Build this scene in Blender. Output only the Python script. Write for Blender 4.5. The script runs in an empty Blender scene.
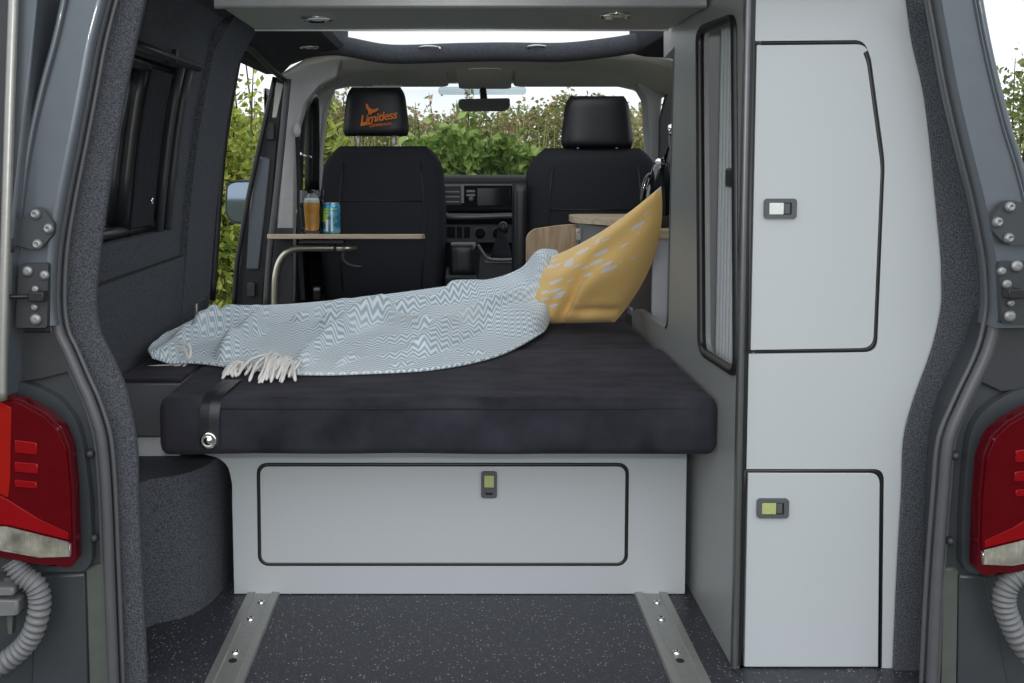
import bpy, math, random
from mathutils import Vector, Matrix, noise
from mathutils.geometry import tessellate_polygon
random.seed(11)
scene = bpy.context.scene
COL = scene.collection
R = math.radians

# ---------------------------------------------------------------- camera survey
# The photograph's perspective: level-shifted lens 0.94 m above the van floor, Y runs into the van.
F, CX, TILT, HOR, H = 970.0, 455.0, R(3.8), 160.0, 0.94
CY = HOR + F * math.tan(TILT)

def ray(px, py):
    a = (px - CX) / F; b = (CY - py) / F
    return a, math.cos(TILT) + b * math.sin(TILT), -math.sin(TILT) + b * math.cos(TILT)
def at(px, py, Y):
    a, y, z = ray(px, py); t = Y / y
    return Vector((a * t, Y, H + z * t))
def atZ(px, py, Z):
    a, y, z = ray(px, py); t = (Z - H) / z
    return Vector((a * t, y * t, Z))
def atX(px, py, X):
    a, y, z = ray(px, py); t = X / a
    return Vector((X, y * t, H + z * t))

# ---------------------------------------------------------------- materials
def new_mat(name):
    m = bpy.data.materials.new(name); m.use_nodes = True
    nt = m.node_tree; nt.nodes.clear()
    out = nt.nodes.new('ShaderNodeOutputMaterial')
    b = nt.nodes.new('ShaderNodeBsdfPrincipled')
    nt.links.new(b.outputs[0], out.inputs[0])
    return m, nt, b, out
def plain(name, c, rough=.5, metal=0., coat=0., spec=.5, var=.06, vscale=30., sheen=0.):
    """one-colour surface with a faint procedural mottling in colour and gloss"""
    m, nt, b, out = new_mat(name)
    tc = nt.nodes.new('ShaderNodeTexCoord'); n = nt.nodes.new('ShaderNodeTexNoise')
    n.inputs['Scale'].default_value = vscale; n.inputs['Detail'].default_value = 3
    nt.links.new(tc.outputs['Object'], n.inputs['Vector'])
    cr = nt.nodes.new('ShaderNodeValToRGB')
    cr.color_ramp.elements[0].color = tuple(x * (1 - var) for x in c) + (1,)
    cr.color_ramp.elements[1].color = tuple(min(1, x * (1 + var)) for x in c) + (1,)
    cr.color_ramp.elements[0].position = .3; cr.color_ramp.elements[1].position = .7
    nt.links.new(n.outputs['Fac'], cr.inputs[0]); nt.links.new(cr.outputs[0], b.inputs['Base Color'])
    b.inputs['Roughness'].default_value = rough; b.inputs['Metallic'].default_value = metal
    b.inputs['Coat Weight'].default_value = coat; b.inputs['Specular IOR Level'].default_value = spec
    b.inputs['Sheen Weight'].default_value = sheen
    return m
def fleck(name, c0, c1, scale, lo=.35, hi=.65, rough=.9, bump=.0, detail=4., stretch=None, spec=.3, sheen=0.):
    m, nt, b, out = new_mat(name)
    tc = nt.nodes.new('ShaderNodeTexCoord'); n = nt.nodes.new('ShaderNodeTexNoise')
    n.inputs['Scale'].default_value = scale; n.inputs['Detail'].default_value = detail
    src = tc.outputs['Object']
    if stretch:
        mp = nt.nodes.new('ShaderNodeMapping'); mp.inputs['Scale'].default_value = stretch
        nt.links.new(src, mp.inputs[0]); src = mp.outputs[0]
    nt.links.new(src, n.inputs['Vector'])
    cr = nt.nodes.new('ShaderNodeValToRGB')
    cr.color_ramp.elements[0].color = c0 + (1,); cr.color_ramp.elements[1].color = c1 + (1,)
    cr.color_ramp.elements[0].position = lo; cr.color_ramp.elements[1].position = hi
    nt.links.new(n.outputs['Fac'], cr.inputs[0]); nt.links.new(cr.outputs[0], b.inputs['Base Color'])
    b.inputs['Roughness'].default_value = rough; b.inputs['Specular IOR Level'].default_value = spec
    b.inputs['Sheen Weight'].default_value = sheen
    if bump:
        bp = nt.nodes.new('ShaderNodeBump'); bp.inputs['Strength'].default_value = bump; bp.inputs['Distance'].default_value = .002
        nt.links.new(n.outputs['Fac'], bp.inputs['Height']); nt.links.new(bp.outputs[0], b.inputs['Normal'])
    return m
def leaf_mat(name, stops, scale=2.5):
    m, nt, b, out = new_mat(name)
    g = nt.nodes.new('ShaderNodeNewGeometry'); n = nt.nodes.new('ShaderNodeTexNoise')
    n.inputs['Scale'].default_value = scale; n.inputs['Detail'].default_value = 2
    nt.links.new(g.outputs['Position'], n.inputs['Vector'])
    mx = nt.nodes.new('ShaderNodeMath'); mx.operation = 'MULTIPLY_ADD'
    mx.inputs[1].default_value = .55
    nt.links.new(g.outputs['Random Per Island'], mx.inputs[0])
    m2 = nt.nodes.new('ShaderNodeMath'); m2.operation = 'MULTIPLY'; m2.inputs[1].default_value = .5
    nt.links.new(n.outputs['Fac'], m2.inputs[0]); nt.links.new(m2.outputs[0], mx.inputs[2])
    cr = nt.nodes.new('ShaderNodeValToRGB'); e = cr.color_ramp.elements
    while len(e) < len(stops): e.new(.5)
    for k, (p, c) in enumerate(stops): e[k].position = p; e[k].color = c + (1,)
    nt.links.new(mx.outputs[0], cr.inputs[0]); nt.links.new(cr.outputs[0], b.inputs['Base Color'])
    b.inputs['Roughness'].default_value = .55
    tr = nt.nodes.new('ShaderNodeBsdfTranslucent'); nt.links.new(cr.outputs[0], tr.inputs[0])
    ms = nt.nodes.new('ShaderNodeMixShader'); ms.inputs[0].default_value = .35
    nt.links.new(b.outputs[0], ms.inputs[1]); nt.links.new(tr.outputs[0], ms.inputs[2])
    nt.links.new(ms.outputs[0], out.inputs[0])
    return m
def pane_mat(name, tint, refl=1.5, gloss=(.9, .95, 1.)):
    m, nt, b, out = new_mat(name); nt.nodes.remove(b)
    t = nt.nodes.new('ShaderNodeBsdfTransparent'); t.inputs[0].default_value = tint + (1,)
    g = nt.nodes.new('ShaderNodeBsdfGlossy'); g.inputs[0].default_value = gloss + (1,); g.inputs['Roughness'].default_value = .02
    f = nt.nodes.new('ShaderNodeFresnel'); f.inputs[0].default_value = refl
    ms = nt.nodes.new('ShaderNodeMixShader')
    nt.links.new(f.outputs[0], ms.inputs[0]); nt.links.new(t.outputs[0], ms.inputs[1]); nt.links.new(g.outputs[0], ms.inputs[2])
    nt.links.new(ms.outputs[0], out.inputs[0])
    return m
def ramp_mat(name, build, rough=.5, **kw):
    m, nt, b, out = new_mat(name); build(nt, b); b.inputs['Roughness'].default_value = rough
    for k, v in kw.items(): b.inputs[k].default_value = v
    return m

M = {}
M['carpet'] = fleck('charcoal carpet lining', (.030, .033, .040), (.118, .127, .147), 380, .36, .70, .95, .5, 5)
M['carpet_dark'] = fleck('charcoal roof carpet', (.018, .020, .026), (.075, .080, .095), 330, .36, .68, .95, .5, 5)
M['white'] = plain('white laminate', (.47, .50, .52), .42, var=.012, vscale=3)
M['grey_panel'] = plain('grey metallic laminate', (.31, .325, .32), .40, .2, var=.02, vscale=60)
M['grey_locker'] = plain('grey locker laminate', (.33, .345, .335), .4, .2, var=.02, vscale=60)
M['profile'] = plain('dark aluminium edge profile', (.16, .168, .175), .34, .7, var=.05)
M['black'] = plain('black plastic', (.012, .012, .014), .45)
M['rubber'] = plain('black rubber edging', (.010, .010, .012), .4)
M['seal'] = plain('grey rubber door seal', (.085, .087, .095), .42, var=.05)
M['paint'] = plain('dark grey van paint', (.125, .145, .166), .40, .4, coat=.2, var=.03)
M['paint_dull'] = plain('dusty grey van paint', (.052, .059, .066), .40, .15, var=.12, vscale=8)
M['paint_green'] = plain('dull olive grey sill', (.080, .092, .080), .55, var=.08)
M['plastic_dark'] = plain('dark grey plastic', (.035, .038, .042), .5)
M['infill'] = plain('dark grey vinyl', (.085, .092, .102), .55)
M['steel'] = plain('brushed steel', (.55, .56, .57), .32, .9, var=.06, vscale=200)
M['chrome'] = plain('bright chrome', (.85, .86, .87), .12, 1.)
M['aluminium'] = plain('anodised aluminium rail', (.42, .42, .40), .42, .75, var=.05, vscale=90)
M['champagne'] = plain('brushed champagne metal', (.58, .56, .46), .3, .9)
M['suede'] = fleck('black velvet upholstery', (.015, .015, .021), (.044, .043, .057), 9, .3, .75, .85, .12, 6, (1, 2.2, 1), .08, .04)
M['seat_cloth'] = fleck('black seat cloth', (.010, .012, .016), (.022, .025, .032), 500, .3, .7, .8, .25, 3)
M['seat_leather'] = plain('black leatherette', (.013, .014, .018), .42)
M['cab_grey'] = plain('light grey cab trim', (.82, .82, .78), .75, var=.03)
M['pillar_grey'] = plain('pale grey pillar trim', (.48, .49, .50), .7, var=.03)
M['dash'] = plain('black dashboard plastic', (.007, .008, .010), .7, spec=.2)
M['dash_trim'] = plain('satin grey dashboard trim', (.13, .145, .16), .35, .4)
M['screen'] = plain('black glossy screen', (.006, .008, .010), .12)
M['beer'] = plain('amber beer', (.90, .40, .045), .15, var=.1)
M['foam'] = plain('cream beer foam', (.85, .82, .75), .8)
M['lime'] = plain('lime green print', (.45, .62, .06), .3, .1)
M['orange'] = plain('orange embroidery', (.92, .24, .035), .7, var=.15, vscale=300)
M['latch_grey'] = plain('dark grey latch plastic', (.085, .092, .100), .45)
M['latch_white'] = fleck('white latch button', (.60, .64, .60), (.80, .82, .80), 700, .35, .65, .5)
M['latch_lime'] = fleck('yellow green latch button', (.36, .40, .15), (.46, .50, .22), 700, .35, .65, .5)
M['red_lens'] = plain('red tail lamp lens', (.085, .001, .004), .10, spec=.2, var=.1)
M['red_bright'] = plain('red lens with painted gleam', (.22, .003, .006), .12, spec=.2)
M['red_dark'] = plain('dark red lamp rim', (.075, .002, .006), .15, spec=.3)
M['orange_lens'] = plain('orange red lamp lens', (.28, .008, .006), .12, spec=.2)
M['conduit'] = plain('grey corrugated plastic', (.15, .154, .16), .5, var=.08)
M['cord'] = plain('white cotton tassel', (.76, .75, .72), .9, var=.05, vscale=200)
M['fence_wood'] = plain('weathered fence wood', (.15, .115, .06), .9, var=.3)
M['bark'] = plain('brown bark', (.10, .075, .05), .9, var=.3)
M['windscreen'] = pane_mat('clear windscreen glass', (.93, .95, .94), 1.25)
M['tinted'] = pane_mat('dark tinted glass', (.10, .13, .11), 1.5)
M['sensor'] = pane_mat('pale sensor cover', (.70, .75, .76), 1.3)
M['bolt_steel'] = plain('dull bolt steel', (.30, .31, .32), .42, .6, var=.1)
M['lip'] = plain('silver locker lip', (.26, .265, .28), .38, .3)
M['post'] = plain('bright headrest post', (.72, .73, .74), .25, .4)
M['clear'] = pane_mat('clear drinking glass', (.93, .95, .95), 1.5)
M['smoke'] = plain('smoked black gloss', (.008, .008, .010), .06, coat=1.)
M['mirror'] = plain('mirror glass', (.30, .36, .43), .03, 1., var=.0)

def wood_build(c0, c1, sc):
    def f(nt, b):
        tc = nt.nodes.new('ShaderNodeTexCoord'); mp = nt.nodes.new('ShaderNodeMapping'); mp.inputs['Scale'].default_value = sc
        n = nt.nodes.new('ShaderNodeTexNoise'); n.inputs['Scale'].default_value = 10; n.inputs['Detail'].default_value = 5
        nt.links.new(tc.outputs['Object'], mp.inputs[0]); nt.links.new(mp.outputs[0], n.inputs['Vector'])
        cr = nt.nodes.new('ShaderNodeValToRGB'); cr.color_ramp.elements[0].color = c0 + (1,); cr.color_ramp.elements[1].color = c1 + (1,)
        cr.color_ramp.elements[0].position = .35; cr.color_ramp.elements[1].position = .65
        nt.links.new(n.outputs['Fac'], cr.inputs[0]); nt.links.new(cr.outputs[0], b.inputs['Base Color'])
    return f
M['oak'] = ramp_mat('pale oak laminate', wood_build((.36, .245, .145), (.50, .37, .245), (9, 9, .8)), .5)
M['oak_flat'] = ramp_mat('pale oak tabletop', wood_build((.46, .36, .25), (.60, .49, .36), (1, 9, 9)), .5)
M['wood_shaded'] = ramp_mat('wood laminate darkened for shade', wood_build((.060, .050, .046), (.095, .082, .075), (9, 9, .8)), .5)  # dark tone carries the shade lying on the kitchen front

def floor_build(nt, b):
    tc = nt.nodes.new('ShaderNodeTexCoord')
    cols = []
    for sc, th in ((130, .22), (260, .20)):
        v = nt.nodes.new('ShaderNodeTexVoronoi'); v.inputs['Scale'].default_value = sc
        nt.links.new(tc.outputs['Object'], v.inputs['Vector'])
        lt = nt.nodes.new('ShaderNodeMath'); lt.operation = 'LESS_THAN'; lt.inputs[1].default_value = th
        nt.links.new(v.outputs['Distance'], lt.inputs[0])
        sp = nt.nodes.new('ShaderNodeSeparateColor'); nt.links.new(v.outputs['Color'], sp.inputs[0])
        g = nt.nodes.new('ShaderNodeMath'); g.operation = 'GREATER_THAN'; g.inputs[1].default_value = .62
        nt.links.new(sp.outputs[0], g.inputs[0])
        mu = nt.nodes.new('ShaderNodeMath'); mu.operation = 'MULTIPLY'
        nt.links.new(lt.outputs[0], mu.inputs[0]); nt.links.new(g.outputs[0], mu.inputs[1]); cols.append(mu)
    ad = nt.nodes.new('ShaderNodeMath'); ad.operation = 'MAXIMUM'
    nt.links.new(cols[0].outputs[0], ad.inputs[0]); nt.links.new(cols[1].outputs[0], ad.inputs[1])
    mix = nt.nodes.new('ShaderNodeMix'); mix.data_type = 'RGBA'
    mix.inputs[6].default_value = (.030, .032, .040, 1); mix.inputs[7].default_value = (.30, .31, .33, 1)
    nt.links.new(ad.outputs[0], mix.inputs[0]); nt.links.new(mix.outputs[2], b.inputs['Base Color'])
M['vinyl'] = ramp_mat('black speckled vinyl floor', floor_build, .42)

def blanket_build(nt, b):
    uv = nt.nodes.new('ShaderNodeUVMap'); sp = nt.nodes.new('ShaderNodeSeparateXYZ'); nt.links.new(uv.outputs[0], sp.inputs[0])
    def math_(op, a, bb=None):
        n = nt.nodes.new('ShaderNodeMath'); n.operation = op
        for i, x in enumerate((a, bb)):
            if x is None: continue
            if isinstance(x, (int, float)): n.inputs[i].default_value = x
            else: nt.links.new(x, n.inputs[i])
        return n.outputs[0]
    tri = math_('PINGPONG', sp.outputs[0], .0105)
    v = math_('ADD', sp.outputs[1], math_('MULTIPLY', tri, 2.0))
    st = math_('PINGPONG', v, .0105)
    cr = nt.nodes.new('ShaderNodeValToRGB')
    cr.color_ramp.elements[0].color = (.33, .48, .58, 1); cr.color_ramp.elements[1].color = (.84, .86, .855, 1)
    cr.color_ramp.elements[0].position = .42; cr.color_ramp.elements[1].position = .58
    nt.links.new(math_('DIVIDE', st, .0105), cr.inputs[0])
    n = nt.nodes.new('ShaderNodeTexNoise'); n.inputs['Scale'].default_value = 500; nt.links.new(uv.outputs[0], n.inputs['Vector'])
    n2 = nt.nodes.new('ShaderNodeTexNoise'); n2.inputs['Scale'].default_value = 3.5; nt.links.new(uv.outputs[0], n2.inputs['Vector'])
    face = nt.nodes.new('ShaderNodeMix'); face.data_type = 'RGBA'
    r2 = nt.nodes.new('ShaderNodeValToRGB'); r2.color_ramp.elements[0].position = .50; r2.color_ramp.elements[1].position = .72
    nt.links.new(n2.outputs['Fac'], r2.inputs[0]); nt.links.new(math_('MULTIPLY', r2.outputs[0], .75), face.inputs[0])
    nt.links.new(cr.outputs[0], face.inputs[6]); face.inputs[7].default_value = (.68, .73, .75, 1)
    nt.links.new(face.outputs[2], b.inputs['Base Color'])
    bp = nt.nodes.new('ShaderNodeBump'); bp.inputs['Strength'].default_value = .35; bp.inputs['Distance'].default_value = .003
    nt.links.new(n.outputs['Fac'], bp.inputs['Height']); nt.links.new(bp.outputs[0], b.inputs['Normal'])
M['blanket'] = ramp_mat('pale blue and white zigzag weave', blanket_build, .9, **{'Sheen Weight': .2})

def pillow_build(nt, b):
    """mustard cloth with a scatter of slim grey leaf marks in a band along one side (a print on the cloth)"""
    uv = nt.nodes.new('ShaderNodeUVMap')
    mp = nt.nodes.new('ShaderNodeMapping'); mp.inputs['Rotation'].default_value = (0, 0, R(20)); mp.inputs['Scale'].default_value = (7.5, 17, 1)
    nt.links.new(uv.outputs[0], mp.inputs[0])
    v = nt.nodes.new('ShaderNodeTexVoronoi'); v.inputs['Scale'].default_value = 1.; v.inputs['Randomness'].default_value = .75
    nt.links.new(mp.outputs[0], v.inputs['Vector'])
    lt = nt.nodes.new('ShaderNodeMath'); lt.operation = 'LESS_THAN'; lt.inputs[1].default_value = .37
    nt.links.new(v.outputs['Distance'], lt.inputs[0])
    sp = nt.nodes.new('ShaderNodeSeparateXYZ'); nt.links.new(uv.outputs[0], sp.inputs[0])
    n = nt.nodes.new('ShaderNodeTexNoise'); n.inputs['Scale'].default_value = 6; nt.links.new(uv.outputs[0], n.inputs['Vector'])
    add = nt.nodes.new('ShaderNodeMath'); add.operation = 'MULTIPLY_ADD'; add.inputs[1].default_value = .25
    nt.links.new(n.outputs['Fac'], add.inputs[0]); diag = nt.nodes.new('ShaderNodeMath'); diag.operation = 'MULTIPLY_ADD'; diag.inputs[1].default_value = .55
    nt.links.new(sp.outputs[0], diag.inputs[0]); nt.links.new(sp.outputs[1], diag.inputs[2]); nt.links.new(diag.outputs[0], add.inputs[2])
    band = nt.nodes.new('ShaderNodeMath'); band.operation = 'GREATER_THAN'; band.inputs[1].default_value = .72
    nt.links.new(add.outputs[0], band.inputs[0])
    mu = nt.nodes.new('ShaderNodeMath'); mu.operation = 'MULTIPLY'
    nt.links.new(lt.outputs[0], mu.inputs[0]); nt.links.new(band.outputs[0], mu.inputs[1])
    mix = nt.nodes.new('ShaderNodeMix'); mix.data_type = 'RGBA'
    mix.inputs[6].default_value = (.86, .57, .20, 1); mix.inputs[7].default_value = (.72, .69, .70, 1)
    nt.links.new(mu.outputs[0], mix.inputs[0]); nt.links.new(mix.outputs[2], b.inputs['Base Color'])
M['pillow'] = ramp_mat('mustard cotton with grey leaf print', pillow_build, .75, **{'Sheen Weight': .2})

def can_build(nt, b):
    tc = nt.nodes.new('ShaderNodeTexCoord'); n = nt.nodes.new('ShaderNodeTexNoise'); n.inputs['Scale'].default_value = 45
    nt.links.new(tc.outputs['Object'], n.inputs['Vector'])
    cr = nt.nodes.new('ShaderNodeValToRGB'); cr.color_ramp.elements[0].color = (.03, .27, .46, 1); cr.color_ramp.elements[1].color = (.22, .52, .68, 1)
    cr.color_ramp.elements[0].position = .42; cr.color_ramp.elements[1].position = .62
    nt.links.new(n.outputs['Fac'], cr.inputs[0]); nt.links.new(cr.outputs[0], b.inputs['Base Color'])
M['can'] = ramp_mat('blue printed can', can_build, .25, **{'Metallic': .5})

# ---------------------------------------------------------------- mesh builder
def crom(pts, k):
    """Catmull-Rom refinement of a polyline (tuples or Vectors), k steps per span"""
    P = [Vector(p) for p in pts]; out = []
    for i in range(len(P) - 1):
        a = P[max(i - 1, 0)]; b = P[i]; c = P[i + 1]; d = P[min(i + 2, len(P) - 1)]
        for s in range(k):
            t = s / k
            out.append(.5 * ((2 * b) + (c - a) * t + (2 * a - 5 * b + 4 * c - d) * t * t + (3 * b - a - 3 * c + d) * t ** 3))
    out.append(P[-1]); return out
def rrect(x0, y0, x1, y1, r, n=5):
    out = []
    for cx, cy, a0 in ((x1 - r, y1 - r, 0), (x0 + r, y1 - r, 90), (x0 + r, y0 + r, 180), (x1 - r, y0 + r, 270)):
        for k in range(n + 1):
            a = R(a0 + 90 * k / n); out.append((cx + r * math.cos(a), cy + r * math.sin(a)))
    return out
def round_poly(pts, rad, n=5):
    """round the corners of a 2D polygon; rad is one number or one per corner"""
    out = []; N = len(pts)
    for i in range(N):
        p = Vector(pts[i]); a = Vector(pts[i - 1]); b = Vector(pts[(i + 1) % N])
        r = rad[i] if isinstance(rad, (list, tuple)) else rad
        if r <= 0: out.append(tuple(p)); continue
        da = (a - p); db = (b - p); r_ = min(r, da.length * .49, db.length * .49)
        s = p + da.normalized() * r_; e = p + db.normalized() * r_
        for k in range(n + 1):
            t = k / n; out.append(tuple((1 - t) ** 2 * s + 2 * t * (1 - t) * p + t * t * e))
    return out

class MB:
    def __init__(s): s.v = []; s.f = []; s.uv = {}
    def add(s, vs, fs):
        o = len(s.v); s.v += [tuple(v) for v in vs]; s.f += [tuple(i + o for i in f) for f in fs]; return s
    def box(s, lo, hi):
        x0, y0, z0 = lo; x1, y1, z1 = hi
        return s.add([(x0,y0,z0),(x1,y0,z0),(x1,y1,z0),(x0,y1,z0),(x0,y0,z1),(x1,y0,z1),(x1,y1,z1),(x0,y1,z1)],
                     [(0,3,2,1),(4,5,6,7),(0,1,5,4),(1,2,6,5),(2,3,7,6),(3,0,4,7)])
    def plate(s, outer, a, b, axis='Y', holes=()):
        """flat plate from a 2D outline (with holes), thickness a..b along axis"""
        def p3(p, t):
            if axis == 'Y': return (p[0], t, p[1])
            if axis == 'X': return (t, p[0], p[1])
            return (p[0], p[1], t)
        loops = [list(outer)] + [list(h) for h in holes]
        flat = [p for l in loops for p in l]; n = len(flat)
        tris = tessellate_polygon([[Vector((p[0], p[1], 0)) for p in l] for l in loops])
        vs = [p3(p, a) for p in flat] + [p3(p, b) for p in flat]
        fs = [tuple(t) for t in tris] + [tuple(i + n for i in reversed(t)) for t in tris]
        o = 0
        for l in loops:
            m = len(l)
            for i in range(m):
                j = (i + 1) % m; fs.append((o + i, o + j, o + j + n, o + i + n))
            o += m
        return s.add(vs, fs)
    def tube(s, path, r, n=8, closed=False, flat=None):
        P = [Vector(p) for p in path]; N = len(P); up = None; vs = []; fs = []
        for i in range(N):
            if closed: t = (P[(i + 1) % N] - P[i - 1]).normalized()
            else: t = (P[min(i + 1, N - 1)] - P[max(i - 1, 0)]).normalized()
            if up is None:
                up = Vector((0, 0, 1)) if abs(t.z) < .9 else Vector((0, 1, 0))
            side = t.cross(up).normalized(); up = side.cross(t).normalized()
            rr = r[i] if isinstance(r, (list, tuple)) else r
            for k in range(n):
                a = 2 * math.pi * k / n
                vs.append(P[i] + side * math.cos(a) * rr + up * math.sin(a) * rr * (flat or 1))
        for i in range(N if closed else N - 1):
            j = (i + 1) % N
            for k in range(n):
                l = (k + 1) % n; fs.append((i * n + k, i * n + l, j * n + l, j * n + k))
        if not closed: fs.append(tuple(range(n - 1, -1, -1))); fs.append(tuple((N - 1) * n + k for k in range(n)))
        return s.add(vs, fs)
    def lathe(s, prof, c, n=24, axis='Z'):
        """profile of (radius, height) turned about an axis through c"""
        vs = []; fs = []; m = len(prof)
        for k in range(n):
            a = 2 * math.pi * k / n
            for r_, h in prof:
                x, y = r_ * math.cos(a), r_ * math.sin(a)
                d = (x, y, h) if axis == 'Z' else (x, h, y) if axis == 'Y' else (h, x, y)
                vs.append(Vector(c) + Vector(d))
        for k in range(n):
            l = (k + 1) % n
            for i in range(m - 1): fs.append((k * m + i, l * m + i, l * m + i + 1, k * m + i + 1))
        fs.append(tuple(k * m for k in range(n - 1, -1, -1))); fs.append(tuple(k * m + m - 1 for k in range(n)))
        return s.add(vs, fs)
    def ball(s, c, rx, ry=None, rz=None, n=12):
        ry = ry or rx; rz = rz or rx; vs = []; fs = []
        for i in range(n // 2 + 1):
            th = math.pi * i / (n // 2)
            for k in range(n):
                a = 2 * math.pi * k / n
                vs.append((c[0] + rx * math.sin(th) * math.cos(a), c[1] + ry * math.sin(th) * math.sin(a), c[2] + rz * math.cos(th)))
        for i in range(n // 2):
            for k in range(n):
                l = (k + 1) % n; fs.append((i * n + k, (i + 1) * n + k, (i + 1) * n + l, i * n + l))
        return s.add(vs, fs)
    def grid(s, rows, uv=None):
        o = len(s.v); m = len(rows[0])
        for r_ in rows: s.v += [tuple(p) for p in r_]
        if uv:
            for i, r_ in enumerate(uv):
                for j, p in enumerate(r_): s.uv[o + i * m + j] = p
        for i in range(len(rows) - 1):
            for j in range(m - 1):
                s.f.append((o + i * m + j, o + i * m + j + 1, o + (i + 1) * m + j + 1, o + (i + 1) * m + j))
        return s
    def puff(s, c, width, height, thick, nu=20, nv=20, e=2.6, back=1., front=1., lean=0.):
        """upholstered slab standing at c (base centre): width(t) half-width, thick half-thickness"""
        W = width if callable(width) else (lambda t: width)
        rows_f = []; rows_b = []
        for i in range(nv + 1):
            t = i / nv; rf = []; rb = []
            for j in range(nu + 1):
                u = -1 + 2 * j / nu
                ex = max(0, 1 - abs(u) ** e) ** (1 / e); ez = max(0, 1 - abs(2 * t - 1) ** (e * 2.2)) ** (1 / e)
                d = thick * min(1, ex * ez); x = c[0] + u * W(t); z = c[2] + t * height; yl = c[1] + lean * t
                rf.append((x, yl + d * front, z)); rb.append((x, yl - d * back, z))
            rows_f.append(rf[::-1]); rows_b.append(rb)
        return s.grid(rows_f).grid(rows_b)
    def build(s, name, mat, parent=None, smooth=False, bevel=0., seg=2, subsurf=0, solid=0., weld=False):
        me = bpy.data.meshes.new(name)
        off = Vector((0, 0, 0))
        if parent is not None:
            p = parent
            while p is not None: off += Vector(p.location); p = p.parent
        elif s.v:
            xs, ys, zs = zip(*[tuple(v) for v in s.v])
            off = Vector(((min(xs) + max(xs)) / 2, (min(ys) + max(ys)) / 2, min(zs)))
        me.from_pydata([tuple(Vector(v) - off) for v in s.v], [], s.f)
        if s.uv:
            l = me.uv_layers.new(name='UVMap')
            for lp in me.loops: l.data[lp.index].uv = s.uv.get(lp.vertex_index, (0, 0))
        import bmesh
        bm = bmesh.new(); bm.from_mesh(me)
        if weld: bmesh.ops.remove_doubles(bm, verts=bm.verts, dist=1e-5)
        if not s.uv: bmesh.ops.recalc_face_normals(bm, faces=bm.faces)
        bm.to_mesh(me); bm.free()
        me.materials.append(M[mat] if isinstance(mat, str) else mat)
        o = bpy.data.objects.new(name, me); COL.objects.link(o)
        if parent is not None: o.parent = parent
        else: o.location = off
        if solid:
            md = o.modifiers.new('thickness', 'SOLIDIFY'); md.thickness = solid; md.offset = 0
        if bevel:
            md = o.modifiers.new('edge', 'BEVEL'); md.width = bevel; md.segments = seg; md.limit_method = 'ANGLE'; md.angle_limit = R(40)
        if subsurf:
            md = o.modifiers.new('soft', 'SUBSURF'); md.levels = subsurf; md.render_levels = subsurf
        if smooth or bevel:
            me.polygons.foreach_set('use_smooth', [True] * len(me.polygons))
            if not smooth:
                try: me.set_sharp_from_angle(angle=R(35))
                except Exception: pass
        me.update(); return o

def tag(o, label, cat, group=None, kind=None):
    o['label'] = label; o['category'] = cat
    if group: o['group'] = group
    if kind: o['kind'] = kind
    return o
def thing(name, loc, label, cat, group=None):
    o = bpy.data.objects.new(name, None); COL.objects.link(o); o.location = loc; o.empty_display_size = .05
    return tag(o, label, cat, group)
def struct(o):
    o['kind'] = 'structure'; return o
def ppoly(px, Y):
    """pixel outline on the upright plane at depth Y -> (X, Z) outline"""
    return [(at(x, y, Y).x, at(x, y, Y).z) for x, y in px]
def copy_tree(o, parent=None):
    c = o.copy(); COL.objects.link(c); c.parent = parent
    for ch in list(o.children): copy_tree(ch, c)
    return c
# ================================================================= THE VAN: setting
def XL(z):      # inside face of the carpeted left side, leaning in towards the roof
    pts = [(-.1, -.78), (.3, -.765), (.5, -.745), (.83, -.715), (1.05, -.685), (1.27, -.635), (1.36, -.56)]
    for (z0, x0), (z1, x1) in zip(pts, pts[1:]):
        if z <= z1: return x0 + (x1 - x0) * max(0, (z - z0)) / (z1 - z0)
    return pts[-1][1]

# floor
struct(MB().box((-.80, 1.50, -.03), (.98, 3.70, 0)).build('floor', 'vinyl'))

# left side wall: carpet lining with an opening for the window
def side_patch(mb, y0, y1, z0, z1, inset=0., nz=8, thick=.075):
    zs = [z0 + (z1 - z0) * i / nz for i in range(nz + 1)]
    inn = [[(XL(z) + inset, y, z) for z in zs] for y in (y0, y1)]
    out = [[(XL(z) - thick, y, z) for z in reversed(zs)] for y in (y0, y1)]
    mb.grid([a + b + [a[0]] for a, b in zip(inn, out)])
    for i, y in ((0, y0), (1, y1)):
        ring = inn[i] + out[i]; mb.add(ring, [tuple(range(len(ring))) if i else tuple(range(len(ring) - 1, -1, -1))])
w = MB()
WZ0, WZ1, WY0, WY1 = .765, 1.165, 1.80, 2.46
side_patch(w, 1.74, 2.56, 0, .685, .012)
side_patch(w, 1.74, 2.56, .688, WZ0, 0)
side_patch(w, 1.74, 2.56, WZ1, 1.34, 0)
side_patch(w, 1.74, WY0, WZ0, WZ1, 0)
side_patch(w, WY1, 2.56, WZ0, WZ1, 0)
wl = struct(w.build('wall_left', 'carpet'))
w = MB(); side_patch(w, 2.562, 2.85, 0, 1.34, .016, 12, .10)
struct(w.build('pillar_lining', 'carpet', wl, bevel=.012))
# wheel-arch cover below the bed, with a rounded lower corner
foot = crom([Vector((-.76, 1.76, 0)), Vector((-.68, 1.80, 0))] + [atZ(x, y, 0) for x, y in ((148, 627), (165, 622), (185, 617), (205, 607), (221, 592), (232, 576), (238, 560), (243, 535))], 4)
MBa = MB().grid([[Vector((p.x, p.y, z)) for p in foot] for z in (0, .1, .2, .28, .30)])
MBa.add([Vector((p.x, p.y, .30)) for p in foot] + [Vector((-.76, foot[-1].y, .30))], [tuple(range(len(foot) + 1))])
struct(MBa.build('wheel_arch_cover', 'carpet', wl, smooth=True))

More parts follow.
